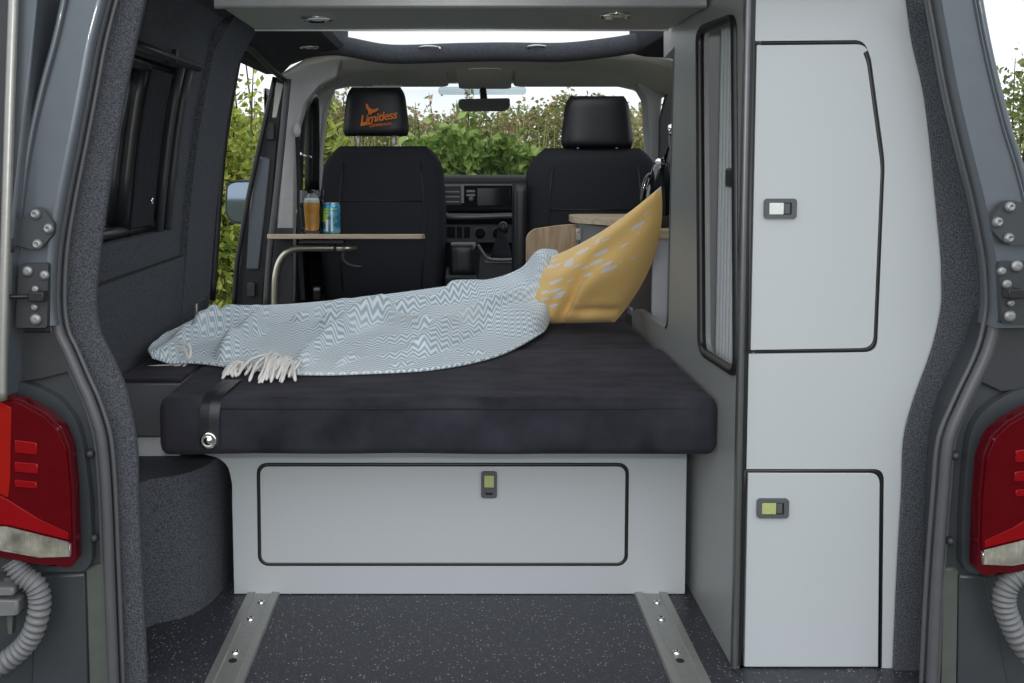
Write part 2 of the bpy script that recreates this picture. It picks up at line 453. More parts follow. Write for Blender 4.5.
# window_1: dark side window with its frame, rail and the two blind rods
w1 = struct(MB().grid([[(XL(z) - .05, y, z) for z in (WZ0 - .01, .9, 1.0, WZ1 + .01)] for y in (WY0, WY1)]).build('window_1', 'tinted'))
fr = MB()
for y in (WY0 + .012, WY1 - .012):
    fr.tube([(XL(z) - .035, y, z) for z in (WZ0, .9, 1.0, 1.08, WZ1)], .016, 6)
for z in (WZ0 + .012, WZ1 - .012):
    fr.tube([(XL(z) - .035, WY0, z), (XL(z) - .035, WY1, z)], .016, 6)
fr.tube([(XL(z) - .040, 2.20, z) for z in (WZ0, .9, 1.0, 1.08, WZ1)], .020, 6)
struct(fr.build('window_frame', 'rubber', w1, smooth=True))
bz = thing('window_blind', (XL(.77) + .01, 2.40, WZ0), 'black pleated window blind folded back between two upright rods beside the dark side window', 'blind')
b = MB().tube([(XL(1.165) + .004, WY0 - .02, 1.175), (XL(1.165) + .004, WY1 + .035, 1.175)], .011, 8)
b.box((XL(1.17) - .02, 2.26, 1.165), (XL(1.17) + .012, 2.285, 1.195))
b.build('rail', 'black', bz, smooth=True)
for y, r_ in ((2.44, .010), (2.37, .010)):
    MB().tube([(XL(z) - .004, y, z) for z in (WZ0, .9, 1.0, 1.08, WZ1)], r_, 10).build('rod', 'plastic_dark', bz, smooth=True)
st = MB().grid([[(XL(z) - .018 + (.004 if k % 2 else 0), 2.20 + .02 * k, z) for z in (WZ0 + .02, .9, 1.0, 1.08, WZ1 - .02)] for k in range(9)])
st.build('fabric', 'seat_cloth', bz, solid=.003)
MB().lathe([(.002, 0), (.008, .001), (.008, .005), (.002, .006)], (XL(.85) + .0, 2.27, .845), 12, 'X').build('stud', 'chrome', bz, smooth=True)
# outer skin of the open sliding door standing outside behind that window
sd = MB()
sd.box((-1.06, 1.55, -.25), (-1.02, 2.78, .72)).box((-1.06, 1.55, 1.16), (-1.02, 2.78, 1.30))
for y0, y1 in ((1.55, 1.66), (2.12, 2.2), (2.68, 2.78)): sd.box((-1.06, y0, .72), (-1.02, y1, 1.16))
d2 = struct(sd.build('door_2', 'paint_dull', bevel=.01))
struct(MB().box((-1.045, 1.66, .72), (-1.037, 2.68, 1.16)).build('door_pane', 'smoke', d2))

# right side wall behind the furniture (white lining) and its outer edge
wr = MB().box((.955, 1.76, 0), (.985, 3.62, .70)).box((.875, 1.76, .70), (.90, 2.2, 1.30)).box((.905, 3.2, .70), (.95, 3.62, 1.30)).box((.875, 1.76, 1.12), (.90, 3.62, 1.34))
struct(wr.build('wall_right', 'carpet_dark'))
w4 = struct(MB().box((.905, 2.2, .70), (.911, 3.2, 1.12)).build('window_4', 'tinted'))

# ceiling: carpeted roof lining around the big roof opening
RO = dict(x0=-.41, x1=.66, y0=2.30, y1=3.62)
c = MB()
c.box((-.62, 1.66, 1.36), (.90, RO['y0'], 1.40))
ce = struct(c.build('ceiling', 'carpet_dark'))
def cant(side, y0, y1):
    if side < 0: prof = [(-.66, 1.265), (-.625, 1.300), (-.56, 1.325), (-.46, 1.335), (-.42, 1.340), (-.405, 1.36), (-.405, 1.44), (-.43, 1.45), (-.72, 1.36), (-.72, 1.265)]
    else: prof = [(.95, 1.25), (.88, 1.300), (.80, 1.320), (.71, 1.325), (.665, 1.335), (.65, 1.36), (.65, 1.44), (.68, 1.45), (.98, 1.36), (.98, 1.25)]
    m = MB().plate([(p[0], p[1]) for p in prof], y0, y1)
    return m
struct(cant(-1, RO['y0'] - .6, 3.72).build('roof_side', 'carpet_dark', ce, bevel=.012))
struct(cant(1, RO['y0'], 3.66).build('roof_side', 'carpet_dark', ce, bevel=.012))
fl = MB(); path = crom([(-.50, 3.56, 1.362), (-.40, 3.60, 1.356), (-.24, 3.66, 1.335), (.0, 3.70, 1.345), (.18, 3.70, 1.348), (.40, 3.66, 1.342), (.56, 3.60, 1.352), (.66, 3.54, 1.362), (.72, 3.50, 1.37)], 5)
fl.tube(path, .036, 12)
struct(fl.build('roof_front', 'carpet', ce, smooth=True))
# black seal over the sliding-door opening
s_ = MB().tube(crom([at(212, 300, 2.87), at(222, 160, 2.87), at(233, 85, 2.87), at(240, 52, 2.88), at(247, 47, 2.95), at(258, 56, 3.15), at(270, 68, 3.42), at(283, 79, 3.66)], 6), .011, 8)
struct(s_.build('trim_1', 'black', smooth=True))

# ---------------------------------------------------------------- rear opening
CL = [(120,-14),(106,40),(97,88),(87,140),(75,200),(67,250),(64.5,300),(68,330),(77,350),(90,380),(99,400),(109,430),(113,456),(116,500),(118,550),(120,600),(124,700)]
OL = [(x - 4, y) for x, y in CL]
IL = [(147,-14),(135,40),(125,88),(116,140),(106,200),(99,250),(94.5,300),(98,330),(107,350),(121,380),(127,400),(133,430),(136,456),(137,500),(139.5,550),(142,600),(147,700)]
CR = [(927,-14),(937,40),(946,88),(958,140),(973,200),(983,250),(986,275),(987,308),(978,350),(955,400),(939,440),(934,490),(930,540),(926,600),(921,700)]
OR = [(x + 4, y) for x, y in CR]
IR = [(905,-14),(912,40),(923,88),(930,140),(936,200),(941,250),(942,275),(941.5,308),(932,350),(914,400),(904,440),(902,490),(899,540),(896,600),(892,700)]
def strip(a, b, y, y1, k=4):
    A = [at(p[0], p[1], y) for p in crom([q + (0,) for q in a], k)]; B = [at(p[0], p[1], y) for p in crom([q + (0,) for q in b], k)]
    C = [Vector((p.x, y1, p.z)) for p in A]; D = [Vector((p.x, y1, p.z)) for p in B]
    m = MB(); m.grid([list(r_) for r_ in zip(A, B, D, C, A)])
    for r_ in (0, -1): m.add([A[r_], B[r_], D[r_], C[r_]], [(0, 1, 2, 3)])
    return m
struct(strip(OL, IL, 1.68, 1.70).build('trim_2', 'carpet', bevel=.006))
struct(strip(OR, IR, 1.732, 1.738).build('trim_3', 'carpet', bevel=.004))
def seal(poly, name, dx):
    m3 = [at(p[0], p[1], 1.655) for p in crom([q + (0,) for q in poly], 4)]
    o = struct(MB().tube([(p.x - dx * .010, p.y, p.z) for p in m3], .0098, 10).build(name, 'seal', smooth=True))
    struct(MB().tube([(p.x + dx * .003, p.y + .010, p.z) for p in m3], .0042, 8).build('seal_lip', 'seal', o, smooth=True))
    struct(MB().tube([(p.x - dx * .0225, p.y + .004, p.z) for p in m3], .0042, 8).build('seal_rib', 'seal', o, smooth=True))
seal(OL, 'trim_4', 1); seal(OR, 'trim_5', -1)

# painted rear body, left and right of the opening
wrear = MB()
PLo = [(67,-14),(55,40),(42,88),(30,140),(21,200),(16,250),(13,285),(10,322)]
PLi = [(x - 12, y) for x, y in CL[:7]] + [(55, 326)]
PRo = [(977,-14),(987,40),(998,88),(1009,130),(1020,165),(1030,205),(1036,250),(1040,290),(1042,328)]
PRi = [(x + 12, y) for x, y in CR[:8]] + [(996, 328)]
m1 = strip(PLo, PLi, 1.63, 1.70); m2 = strip(PRi, PRo, 1.63, 1.70)
wrear.add(m1.v, m1.f); wrear.add(m2.v, m2.f)
rear = struct(wrear.build('wall_rear', 'paint', bevel=.012, seg=3))
# raised outer flange along the painted pillars
fo = MB()
for pl, dx in ((PLo, 1), (PRo, -1)):
    fo.tube([at(p[0], p[1], 1.625) for p in crom([q + (0,) for q in pl], 4)], .0055, 8)
struct(fo.build('outer_flange', 'paint', rear, smooth=True))
# dark quarter structure around and below the tail lamps
bl = [(-70, 318), (61, 318), (72, 345), (88, 380), (101, 415), (108, 452), (112, 500), (115, 560), (117, 620), (119, 700), (-70, 700)]
br = [(1100, 318), (990, 318), (982, 345), (966, 378), (952, 408), (945, 440), (941, 480), (939, 530), (938, 590), (934, 700), (1100, 700)]
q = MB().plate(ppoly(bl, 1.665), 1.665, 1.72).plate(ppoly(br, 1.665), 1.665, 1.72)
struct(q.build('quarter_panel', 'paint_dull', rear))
# lamp surround: shallow moulded step around each lamp
sl = [(-70, 384), (0, 380), (30, 384), (58, 398), (76, 420), (84, 450), (90, 500), (92, 562), (84, 572), (-70, 572)]
sr = [(1100, 384), (1024, 388), (1000, 398), (980, 415), (970, 435), (966, 470), (963, 520), (962, 565), (970, 574), (1100, 574)]
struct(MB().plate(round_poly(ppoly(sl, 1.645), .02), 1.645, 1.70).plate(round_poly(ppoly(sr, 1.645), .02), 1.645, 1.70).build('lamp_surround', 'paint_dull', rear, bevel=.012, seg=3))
gr = MB().plate(ppoly([(86, 568), (108, 562), (112, 620), (113, 700), (90, 700)], 1.655), 1.655, 1.70).plate(ppoly([(944, 568), (958, 568), (956, 700), (941, 700)], 1.655), 1.655, 1.70)
struct(gr.build('sill_end', 'paint_green', rear, bevel=.004))
lw = MB().plate(ppoly([(36, 575), (85, 572), (89, 700), (30, 700)], 1.66), 1.66, 1.71).plate(ppoly([(959, 574), (985, 574), (1012, 700), (957, 700)], 1.66), 1.66, 1.71)
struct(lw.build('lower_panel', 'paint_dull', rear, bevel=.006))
gp = MB().plate(ppoly([(10, 332), (60, 332), (66, 350), (72, 372), (40, 380), (10, 384)], 1.655), 1.655, 1.70).plate(ppoly([(992, 326), (1045, 326), (1045, 385), (1000, 392), (975, 380)], 1.655), 1.655, 1.70)
struct(gp.build('pillar_gaiter', 'plastic_dark', rear, bevel=.004))
ds = MB()
for px, py in ((91, 453), (95, 537), (954, 455), (949, 540)):
    p = at(px, py, 1.655); ds.lathe([(.001, -.012), (.004, -.012), (.0065, -.008), (.0075, 0)], (p.x, p.y, p.z), 12, 'Y')
struct(ds.build('body_plug', 'plastic_dark', rear, smooth=True))
struct(MB().box((.99, 1.69, -.35), (1.02, 4.95, .70)).build('wall_right_skin', 'paint', bevel=.01))
# header over the opening
struct(MB().box((-.66, 1.63, 1.30), (.92, 1.72, 1.42)).build('trim_6', 'paint'))
# outer bodywork low down, sill and bumper step below the floor
struct(MB().box((-.72, 1.50, -.14), (.90, 1.62, -.032)).build('trim_7', 'plastic_dark', bevel=.01))

# open rear door at the far left, seen almost edge-on
d1 = MB().plate(ppoly([(17, -14), (38, -14), (25, 120), (12, 240), (6, 400), (0, 400), (2, 240), (10, 120)], 1.60), 1.60, 1.70)
d1 = struct(d1.build('door_1', 'paint', bevel=.008))
struct(MB().plate(ppoly([(34, -14), (86, -14), (58, 110), (40, 200), (30, 262), (10, 262), (14, 200), (23, 120)], 1.69), 1.69, 1.74).build('door_lining', 'carpet', d1, bevel=.006))
struct(MB().tube(crom([at(14, -14, 1.585), at(10, 100, 1.585), at(7, 200, 1.585), at(3, 330, 1.585), at(2, 400, 1.585)], 5), .0085, 8).build('door_seal', 'aluminium', d1, smooth=True))
struct(MB().plate(ppoly([(-60, -14), (9, -14), (1, 240), (-3, 400), (-60, 400)], 1.59), 1.59, 1.64).build('door_skin', 'plastic_dark', d1))

# ---------------------------------------------------------------- cab shell
cab = MB()
# headliner over the seats, drooping at the sides
rows = []
for i in range(9):
    t = i / 8; y = 3.69 + .79 * t; zc = 1.330 - .025 * t - .018 * t * t
    rows.append([(-.66 + 1.58 * j / 16, y, zc + .012 - .09 * abs(2 * j / 16 - 1) ** 8) for j in range(17)])
ca = struct(cab.grid(rows).build('ceiling_front', 'cab_grey', smooth=True, solid=.02))
# B pillar, left: painted rear-facing jamb, black seals, pale inner trim
bj = struct(MB().plate(ppoly([(276, 76), (284, 80), (277, 150), (270, 230), (262, 306), (234, 306), (242, 240), (250, 190), (262, 130)], 3.70), 3.70, 3.78).build('trim_8', 'black', bevel=.006))
struct(MB().plate(ppoly([(256, 156), (270, 158), (266, 205), (259, 270), (246, 270), (250, 200)], 3.69), 3.69, 3.72).build('jamb_panel', 'paint', bj, bevel=.006))
struct(MB().plate(ppoly([(276, 82), (283, 84), (276, 118), (272, 118)], 3.69), 3.69, 3.72).build('jamb_upper', 'cab_grey', bj, bevel=.004))
struct(MB().box(tuple(at(247, 297, 3.68)), tuple(at(255, 283, 3.68) + Vector((0, .02, 0)))).build('latch_plate', 'plastic_dark', bj, bevel=.004))
struct(MB().box(tuple(at(266, 140, 3.68)), tuple(at(274, 122, 3.68) + Vector((0, .02, 0)))).build('latch_block', 'plastic_dark', bj, bevel=.004))
struct(MB().tube(crom([at(275, 77, 3.67), at(262, 135, 3.67), at(250, 190, 3.67), at(243, 228, 3.67), at(240, 246, 3.67), at(237, 264, 3.67), at(234, 306, 3.67)], 4), .010, 8).build('door_seal', 'rubber', bj, smooth=True))
struct(MB().tube(crom([at(288, 79, 3.66), at(283, 130, 3.66), at(277, 190, 3.66), at(270, 250, 3.66), at(266, 306, 3.66)], 4), .013, 8).build('inner_seal', 'seal', bj, smooth=True))
struct(MB().plate(ppoly([(281, 73), (302, 64), (342, 55), (336, 76), (318, 86), (306, 100), (298, 128), (294, 170), (293, 228), (292, 306), (268, 306), (276, 235), (281, 170), (285, 120)], 3.72), 3.72, 3.80).build('trim_9', 'pillar_grey', bevel=.012, seg=3))
struct(MB().plate(ppoly([(272, 228), (293, 228), (292, 306), (268, 306)], 3.715), 3.712, 3.72).build('trim_10', 'plastic_dark'))
# A pillars
struct(MB().plate(ppoly([(318, 84), (336, 84), (326, 110), (322, 150), (321, 190), (320, 240), (306, 240), (310, 180), (311, 120)], 4.45), 4.40, 4.52).build('trim_11', 'pillar_grey', bevel=.012))
struct(MB().plate(ppoly([(636, 84), (668, 62), (676, 80), (662, 90), (659, 130), (660, 260), (650, 260), (648, 150), (645, 100)], 4.30), 4.28, 4.40).build('trim_12', 'pillar_grey', bevel=.012))
# cab doors: dark inner face, quarter glass
d3 = struct(MB().box((-.78, 3.82, -.2), (-.715, 5.0, .70)).build('door_3', 'plastic_dark', bevel=.01))
fr = MB().tube(crom([at(294, 200, 4.0), at(297, 130, 4.05), at(302, 105, 4.1), at(309, 96, 4.2), at(312, 110, 4.3), at(312, 190, 4.36)], 5), .034, 8)
struct(fr.build('window_frame', 'rubber', d3, smooth=True))
struct(MB().box((-.745, 3.82, .69), (-.737, 4.50, 1.22)).build('door_pane', 'windscreen', d3))
struct(MB().box((.93, 3.66, -.2), (.99, 4.5, .72)).build('door_4', 'plastic_dark', bevel=.01))
struct(MB().plate(ppoly([(668, 90), (700, 70), (705, 240), (660, 240), (661, 120)], 4.2), 4.2, 4.25).build('trim_13', 'black'))
# cowl under the windscreen and the windscreen itself
struct(MB().box((-.76, 4.98, -.3), (1.0, 5.03, .80)).build('wall_front', 'plastic_dark'))
struct(MB().grid([[(-.70 + 1.62 * j / 8, 5.02, .82) for j in range(9)], [(-.62 + 1.46 * j / 8, 4.48, 1.262) for j in range(9)]]).build('window_2', 'windscreen'))
struct(MB().box((-.80, 3.60, -.25), (1.0, 5.0, -.20)).build('floor_cab', 'plastic_dark'))
# ================================================================= FURNITURE
# ---- seat rails in the floor
def rail(x0, x1, label):
    r_ = thing('floor_rail', ((x0 + x1) / 2, 1.85, 0), label, 'rail', 'aluminium bed rails in the floor')
    y0, y1 = 1.52, 3.2; w_ = (x1 - x0)
    pr = [(x0, 0), (x0 + .002, .006), (x0 + w_ * .24, .007), (x0 + w_ * .27, .0025), (x1 - w_ * .27, .0025), (x1 - w_ * .24, .007), (x1 - .002, .006), (x1, 0)]
    MB().plate(pr, y0, y1).build('track', 'aluminium', r_)
    xm = (x0 + x1) / 2
    for y in (1.79, 1.925, 2.0):
        MB().lathe([(.0085, .002), (.0085, .004), (.006, .007), (.0045, .0075), (.004, .0055)], (xm + (.004 if y > 1.95 else -.003), y, .0005), 16).build('bolt', 'chrome', r_, smooth=True)
    MB().lathe([(.008, .0024), (.008, .0032), (.004, .0034)], (xm - .002, 1.762, 0), 14).build('bolt_hole', 'black', r_)
    for dx in (-.022, .022):
        MB().lathe([(.003, .0024), (.003, .005), (.001, .006)], (xm + dx, 1.757, 0), 10).build('rivet', 'chrome', r_)
rail(-.451, -.379, 'aluminium floor rail with bolts, nearer the carpeted wheel arch')
rail(.388, .461, 'aluminium floor rail with bolts, nearer the tall wardrobe')

# ---- bed base with drop-down drawer front
BY = 2.045
def latch(parent, cx, cz, y, button, vertical=False, tongue=1):
    """push latch: frame > button, thumb slide"""
    w_, h_ = (.058, .036) if not vertical else (.034, .058)
    f = MB().plate([(cx + a, cz + b_) for a, b_ in rrect(-w_ / 2, -h_ / 2, w_ / 2, h_ / 2, .006)], y - .006, y, 'Y',
                   [[(cx + a, cz + b_) for a, b_ in rrect(-w_ / 2 + .009, -h_ / 2 + .007, w_ / 2 - .009, h_ / 2 - .007, .002, 2)]]).build('latch', 'latch_grey', parent)
    MB().box((cx - w_ / 2 + .008, y - .002, cz - h_ / 2 + .006), (cx + w_ / 2 - .008, y, cz + h_ / 2 - .006)).build('recess', 'black', f)
    if not vertical:
        MB().box((cx - .0205, y - .0065, cz - .0105), (cx + .0055, y - .001, cz + .0105)).build('button', button, f, bevel=.001)
        MB().box((cx + .0065, y - .0045, cz - .0095), (cx + .0175, y - .001, cz + .0095)).build('slide', 'latch_grey', f, bevel=.001)
    else:
        MB().box((cx - .0105, y - .0065, cz - .0055), (cx + .0105, y - .001, cz + .0205)).build('button', button, f, bevel=.001)
        MB().box((cx - .0095, y - .0045, cz - .0175), (cx + .0095, y - .001, cz - .0065)).build('slide', 'latch_grey', f, bevel=.001)
    return f
bb = thing('bed_box', (.01, BY, 0), 'white bed base box with a wide drop-down drawer front and latch', 'bed base')
face = ppoly([(687, 450), (685, 594), (234, 594), (232, 500)], BY)
cv = ppoly([(232, 485), (228, 468), (219, 459), (206, 455), (190, 450)], BY)
dr = rrect(*ppoly([(258, 566)], BY)[0], *ppoly([(629, 463)], BY)[0], .022, 6)
MB().plate(face + crom([(a, b_, 0) for a, b_ in cv], 3), BY, BY + .018, 'Y', [dr]).build('front_panel', 'white', bb, bevel=.0012)
inn = rrect(dr and min(p[0] for p in dr) + .0075, min(p[1] for p in dr) + .0075, max(p[0] for p in dr) - .0075, max(p[1] for p in dr) - .0075, .017, 6)
dfr = MB().plate(inn, BY - .001, BY + .017).build('drawer_front', 'white', bb, bevel=.0015)
MB().tube([(p[0], BY + .003, p[1]) for p in rrect(min(p[0] for p in dr) + .0037, min(p[1] for p in dr) + .0037, max(p[0] for p in dr) - .0037, max(p[1] for p in dr) - .0037, .0195, 6)], .0052, 6, True).build('edging', 'rubber', bb, smooth=True)
lp = at(489, 484, BY); latch(dfr, lp.x, lp.z, BY - .001, 'latch_lime', True)
MB().box((-.478, BY + .02, .012), (-.462, 2.9, .30)).build('side_panel', 'white', bb)
MB().build('side_panel', 'white', bb)
MB().box((-.57, BY + .02, .33), (.497, 3.1, .344)).build('deck', 'grey_panel', bb)
lo = at(140, 456, 2.06); hi = at(165, 440, 2.06)
MB().box((lo.x - .02, 2.06, lo.z), (hi.x + .03, 2.075, .343)).build('side_rail', 'white', bb)

# ---- mattress cushions
def cushion(name, x0, x1, y0, y1, z0, z1, label, rad=.022, n=26, bow=.008):
    """boxy upholstered cushion with soft edges and a slightly domed top"""
    m = MB(); sec = rrect(y0, z0, y1, z1, rad, 6)
    xs = [x0] + [x0 + rad * (1 - math.cos(math.pi / 2 * k / 4)) for k in range(1, 5)]
    xs += [x0 + rad + (x1 - x0 - 2 * rad) * k / n for k in range(1, n)] + [x1 - rad * (1 - math.cos(math.pi / 2 * k / 4)) for k in range(4, -1, -1)]
    yc, zc = (y0 + y1) / 2, (z0 + z1) / 2; rows = []
    for x in xs:
        e = min(x - x0, x1 - x); s1 = rad - math.sqrt(max(0, rad * rad - max(0, rad - e) ** 2)) if e < rad else 0
        row = []
        for (y, z) in sec:
            yy = yc + (y - yc) * (1 - s1 / (y1 - y0) * 2); zz = zc + (z - zc) * (1 - s1 / (z1 - z0) * 2)
            k = noise.noise((x * 5, y * 5, z * 5)) * .002
            row.append((x, yy + k * (1 if y < yc else 0), zz + k + (bow * .2 if z > zc else 0)))
        rows.append(row + [row[0]])
    m.grid(rows); m.add(rows[0][:-1], [tuple(range(len(sec)))]); m.add(rows[-1][:-1], [tuple(range(len(sec) - 1, -1, -1))])
    return m
cu = thing('bed_cushion', (-.03, 2.1, .36), 'wide black velvet bed cushion overhanging the white drawer box, with strap', 'cushion')
cm = cushion('pad', -.580, .5145, 1.862, 2.372, .362, .475, '', .019)
cm.build('pad', 'suede', cu, smooth=True)
MB().tube([(-.565, 1.863, .456), (-.3, 1.8612, .457), (0, 1.8612, .457), (.3, 1.8612, .457), (.50, 1.863, .456)], .0016, 6).build('seam', 'seat_cloth', cu, smooth=True)
sx = at(210, 430, 1.86).x
sp_ = crom([(sx + .012, 2.00, .4790), (sx + .010, 1.94, .4795), (sx + .006, 1.892, .477), (sx + .003, 1.867, .466), (sx + .001, 1.8575, .445), (sx, 1.8565, .41), (sx, 1.8565, .382)], 5)
stp = MB().grid([[(p.x - .019, p.y - .002, p.z + .002), (p.x, p.y - .004, p.z + .003), (p.x + .019, p.y - .002, p.z + .002)] for p in sp_]).build('strap', 'seat_leather', cu, solid=.003)
st_ = at(208, 440, 1.853)
MB().lathe([(.001, -.010), (.005, -.010), (.006, -.006), (.011, -.005), (.0155, -.008), (.0165, -.004), (.0165, 0)], (sx - .001, 1.854, st_.z), 20, 'Y').build('press_stud', 'chrome', stp, smooth=True)
c2 = cushion('pad', -.578, .508, 2.376, 3.12, .362, .468, '', .020)
tag(c2.build('bed_cushion', 'suede', smooth=True), 'black velvet bed cushion behind the seam, under the yellow pillow', 'cushion')
inf = thing('bed_infill', (-.65, 2.3, .345), 'dark grey vinyl-faced infill pad between the bed cushion and carpeted side wall', 'cushion')
MB().box((-.722, 2.045, .345), (-.584, 3.10, .466)).build('body', 'infill', inf, bevel=.006)
MB().box((-.722, 2.042, .466), (-.584, 3.10, .474)).build('top_cover', 'suede', inf, bevel=.003)

# ---- tall wardrobe on the kitchen side
wd = thing('wardrobe', (.72, 1.9, 0), 'tall grey and white wardrobe with tambour door and two latched rear cupboard doors', 'wardrobe')
XP = .515; CYB = 1.74; XF = .533
def yz(px, py): p = at_x = atX(px, py, XP); return (p.y, p.z)
cut = round_poly([(2.80, .50), (2.72, .520), (2.325, .530), (2.30, 1.205), (2.415, 1.19), (2.425, 1.32)], [0, 0, .04, .012, .004, 0], 5)
outer = [(1.742, .0), (2.80, .0)] + cut + [(1.742, 1.32)]
hole = round_poly([yz(738, 374), yz(702, 351), yz(700, 30), yz(736, 17)], .035, 6)
MB().plate(outer, XP, XP + .018, 'X', [hole]).build('side_panel', 'grey_panel', wd)
MB().tube([(XP - .001, p[0], p[1]) for p in hole], .009, 6, True).build('rubber_edging', 'rubber', wd, smooth=True)
MB().tube([(XP + .002, p[0], p[1]) for p in cut[3:14]], .005, 6).build('cutout_edging', 'profile', wd, smooth=True)
tb = MB(); rows = []
for k in range(91):
    y = 1.745 + .255 * k / 90; rows.append([(XP + .030 - .004 * abs(math.sin(k / 90 * math.pi * 11)) ** .6, y, z) for z in (.50, 1.25)])
tmb = MB().grid(rows).build('tambour_door', 'white', wd, solid=.002)
MB().box((XP + .006, 1.83, .888), (XP + .032, 1.875, .925)).build('handle', 'black', tmb, bevel=.004)
MB().plate(rrect(XP - .004, 1.728, XP + .0075, 1.746, .005, 4), 0.004, 1.32, 'Z').build('corner_profile', 'profile', wd)
MB().box((XP + .006, 1.740, .004), (XF, 1.752, 1.32)).build('shadow_gap_strip', 'rubber', wd)
IRp = [(p[0] + 3, p[1]) for p in IR]
right = [(v.x, v.z) for v in [at(p[0], p[1], CYB) for p in crom([q_ + (0,) for q_ in IRp], 3)]]
right = [p for p in right if p[1] > .012]
right[-1] = (right[-1][0], -.004)

rearo0 = [(XF, 1.245)] + [(min(p[0], 99), p[1]) for p in right if p[1] < 1.245] + [(at(881, 676, CYB).x, .001)]
def px2(pts): return ppoly(pts, CYB)
ud = px2([(755, 41), (864, 40), (871, 58), (885, 162), (877, 352), (746, 354)])
ud[0] = (XF, ud[0][1]); ud[-1] = (XF, ud[-1][1])
ud = round_poly(ud, [0, .022, .01, .02, .022, 0], 6)
ldr = px2([(745, 469), (884, 469), (882, 668), (742, 668)])
ldr[0] = (XF, ldr[0][1]); ldr[-1] = (XF, -.005); ldr[2] = (ldr[2][0], -.005)
ldr = round_poly(ldr, [0, .02, 0, 0], 6)
rearo = rearo0 + ldr[:-1][::-1] + ud[::-1]
MB().plate(rearo, CYB, CYB + .018).build('rear_panel', 'white', wd)
def inset(poly, d, left):
    cx = sum(p[0] for p in poly) / len(poly); cz = (max(p[1] for p in poly) + min(p[1] for p in poly)) / 2
    return [(p[0] - d if p[0] > cx else p[0] + left, p[1] - d if p[1] > cz else p[1] + d) for p in poly]
def shrink(poly, d):
    cx = sum(p[0] for p in poly) / len(poly); cz = sum(p[1] for p in poly) / len(poly)
    w_ = (max(p[0] for p in poly) - min(p[0] for p in poly)) / 2; h_ = (max(p[1] for p in poly) - min(p[1] for p in poly)) / 2
    return [(cx + (p[0] - cx) * (1 - d / w_), cz + (p[1] - cz) * (1 - d / h_)) for p in poly]
for po, cen, but in ((ud, (779.5, 208.5), 'latch_white'), (ldr, (772, 507.5), 'latch_lime')):
    dd = MB().plate(inset(po, .0075, .003), CYB - .001, CYB + .017).build('cupboard_door', 'white', wd, bevel=.0015)
    MB().tube([(p[0], CYB + .004, p[1]) for p in inset(po, .0037, -.002)], .0050, 6, True).build('edging', 'rubber', wd, smooth=True)
    p = at(*cen, CYB); latch(dd, p.x, p.z, CYB - .001, but)
MB().box((XF, CYB + .02, .012), (.80, CYB + .035, 1.24)).build('backing_board', 'rubber', wd)
MB().box((XF, 2.195, .02), (.87, 2.21, 1.30)).build('partition', 'white', wd)

# ---- overhead locker
lk = thing('overhead_locker', (.02, 2.1, 1.25), 'grey overhead locker under the roof with a silver front lip and round lights', 'locker')
p0 = atZ(222, 8, 1.25); p1 = atZ(255, 30, 1.25); p2 = atZ(716, 7, 1.25)
LX0, LX1, LY0, LY1 = p0.x, .510, p0.y, p1.y
MB().plate([(LX0, LY0), (LX1, LY0), (LX1, LY1), (p1.x, LY1)], 1.25, 1.35, 'Z').build('body', 'grey_locker', lk, bevel=.003)
MB().plate(rrect(LY0 - .018, 1.247, LY0, 1.34, .006, 3), LX0 - .012, LX1, 'X').build('front_lip', 'lip', lk, bevel=.002)
MB().box((p1.x, LY1 - .004, 1.2475), (LX1, LY1 + .004, 1.256)).build('rear_trim', 'steel', lk)
def spot(p, parent=None):
    """recessed puck light: chrome ring, pale lens"""
    MB().lathe([(.020, -.001), (.030, -.007), (.034, -.004), (.036, 0)], p, 28).build('ring', 'chrome', parent, smooth=True)
    MB().lathe([(.001, -.006), (.014, -.005), (.020, -.002)], p, 20).build('lens', 'latch_white', parent, smooth=True)
for px, py, lab in ((317, 18, 'round chrome downlight under the overhead locker above the beer glass side'), (616, 14.5, 'round chrome downlight under the overhead locker at its wardrobe end')):
    p = atZ(px, py, 1.25); t = thing('downlight', p, lab, 'light', 'round roof downlights'); spot(p, t)
p = atZ(309, 47, 1.330); p.z = 1.332
t = thing('downlight', p, 'round chrome downlight in the dark carpeted roof side over the sliding door', 'light', 'round roof downlights'); spot(p, t)

# ---- kitchen unit
kt = thing('kitchen_unit', (.72, 2.95, 0), 'campervan kitchen unit with pale oak worktop and an opened oak flap door', 'kitchen unit')
MB().box((.545, 2.66, 0), (.90, 2.676, .724)).build('end_panel', 'white', kt, bevel=.001)
MB().box((.545, 2.678, 0), (.561, 3.32, .724)).build('front_panel', 'wood_shaded', kt)
MB().box((.561, 3.30, 0), (.90, 3.42, .724)).build('carcass', 'white', kt)
MB().box((.425, 3.34, .30), (.56, 3.42, .724)).build('carcass', 'white', kt, bevel=.002)
top = round_poly([(.512, 2.635), (.90, 2.635), (.90, 3.46), (.43, 3.46), (.40, 3.42), (.40, 3.30), (.512, 3.16)], [.01, 0, 0, .03, .03, .03, .05], 4)
MB().plate(top, .726, .748, 'Z').build('worktop', 'oak_flat', kt, bevel=.002)
dp = ppoly([(526, 300), (526, 236), (533, 229), (560, 225), (577, 224), (577, 300)], 3.32)
fd = MB().plate(round_poly(dp, [0, .02, .03, .02, 0, 0], 4), 3.318, 3.334).build('flap_door', 'oak', kt, bevel=.002)
hp = at(578, 234, 3.31)
MB().box((hp.x - .008, 3.305, hp.z - .022), (hp.x + .010, 3.316, hp.z + .022)).lathe([(.004, -.008), (.004, .0), (.002, .001)], (hp.x, 3.305, hp.z + .01), 8, 'Y').build('hinge', 'steel', fd, bevel=.002)
MB().tube(crom([at(579, 242, 3.31), at(583, 246, 3.30), at(589, 243, 3.30)], 4), .003, 6).build('stay', 'black', fd, smooth=True)
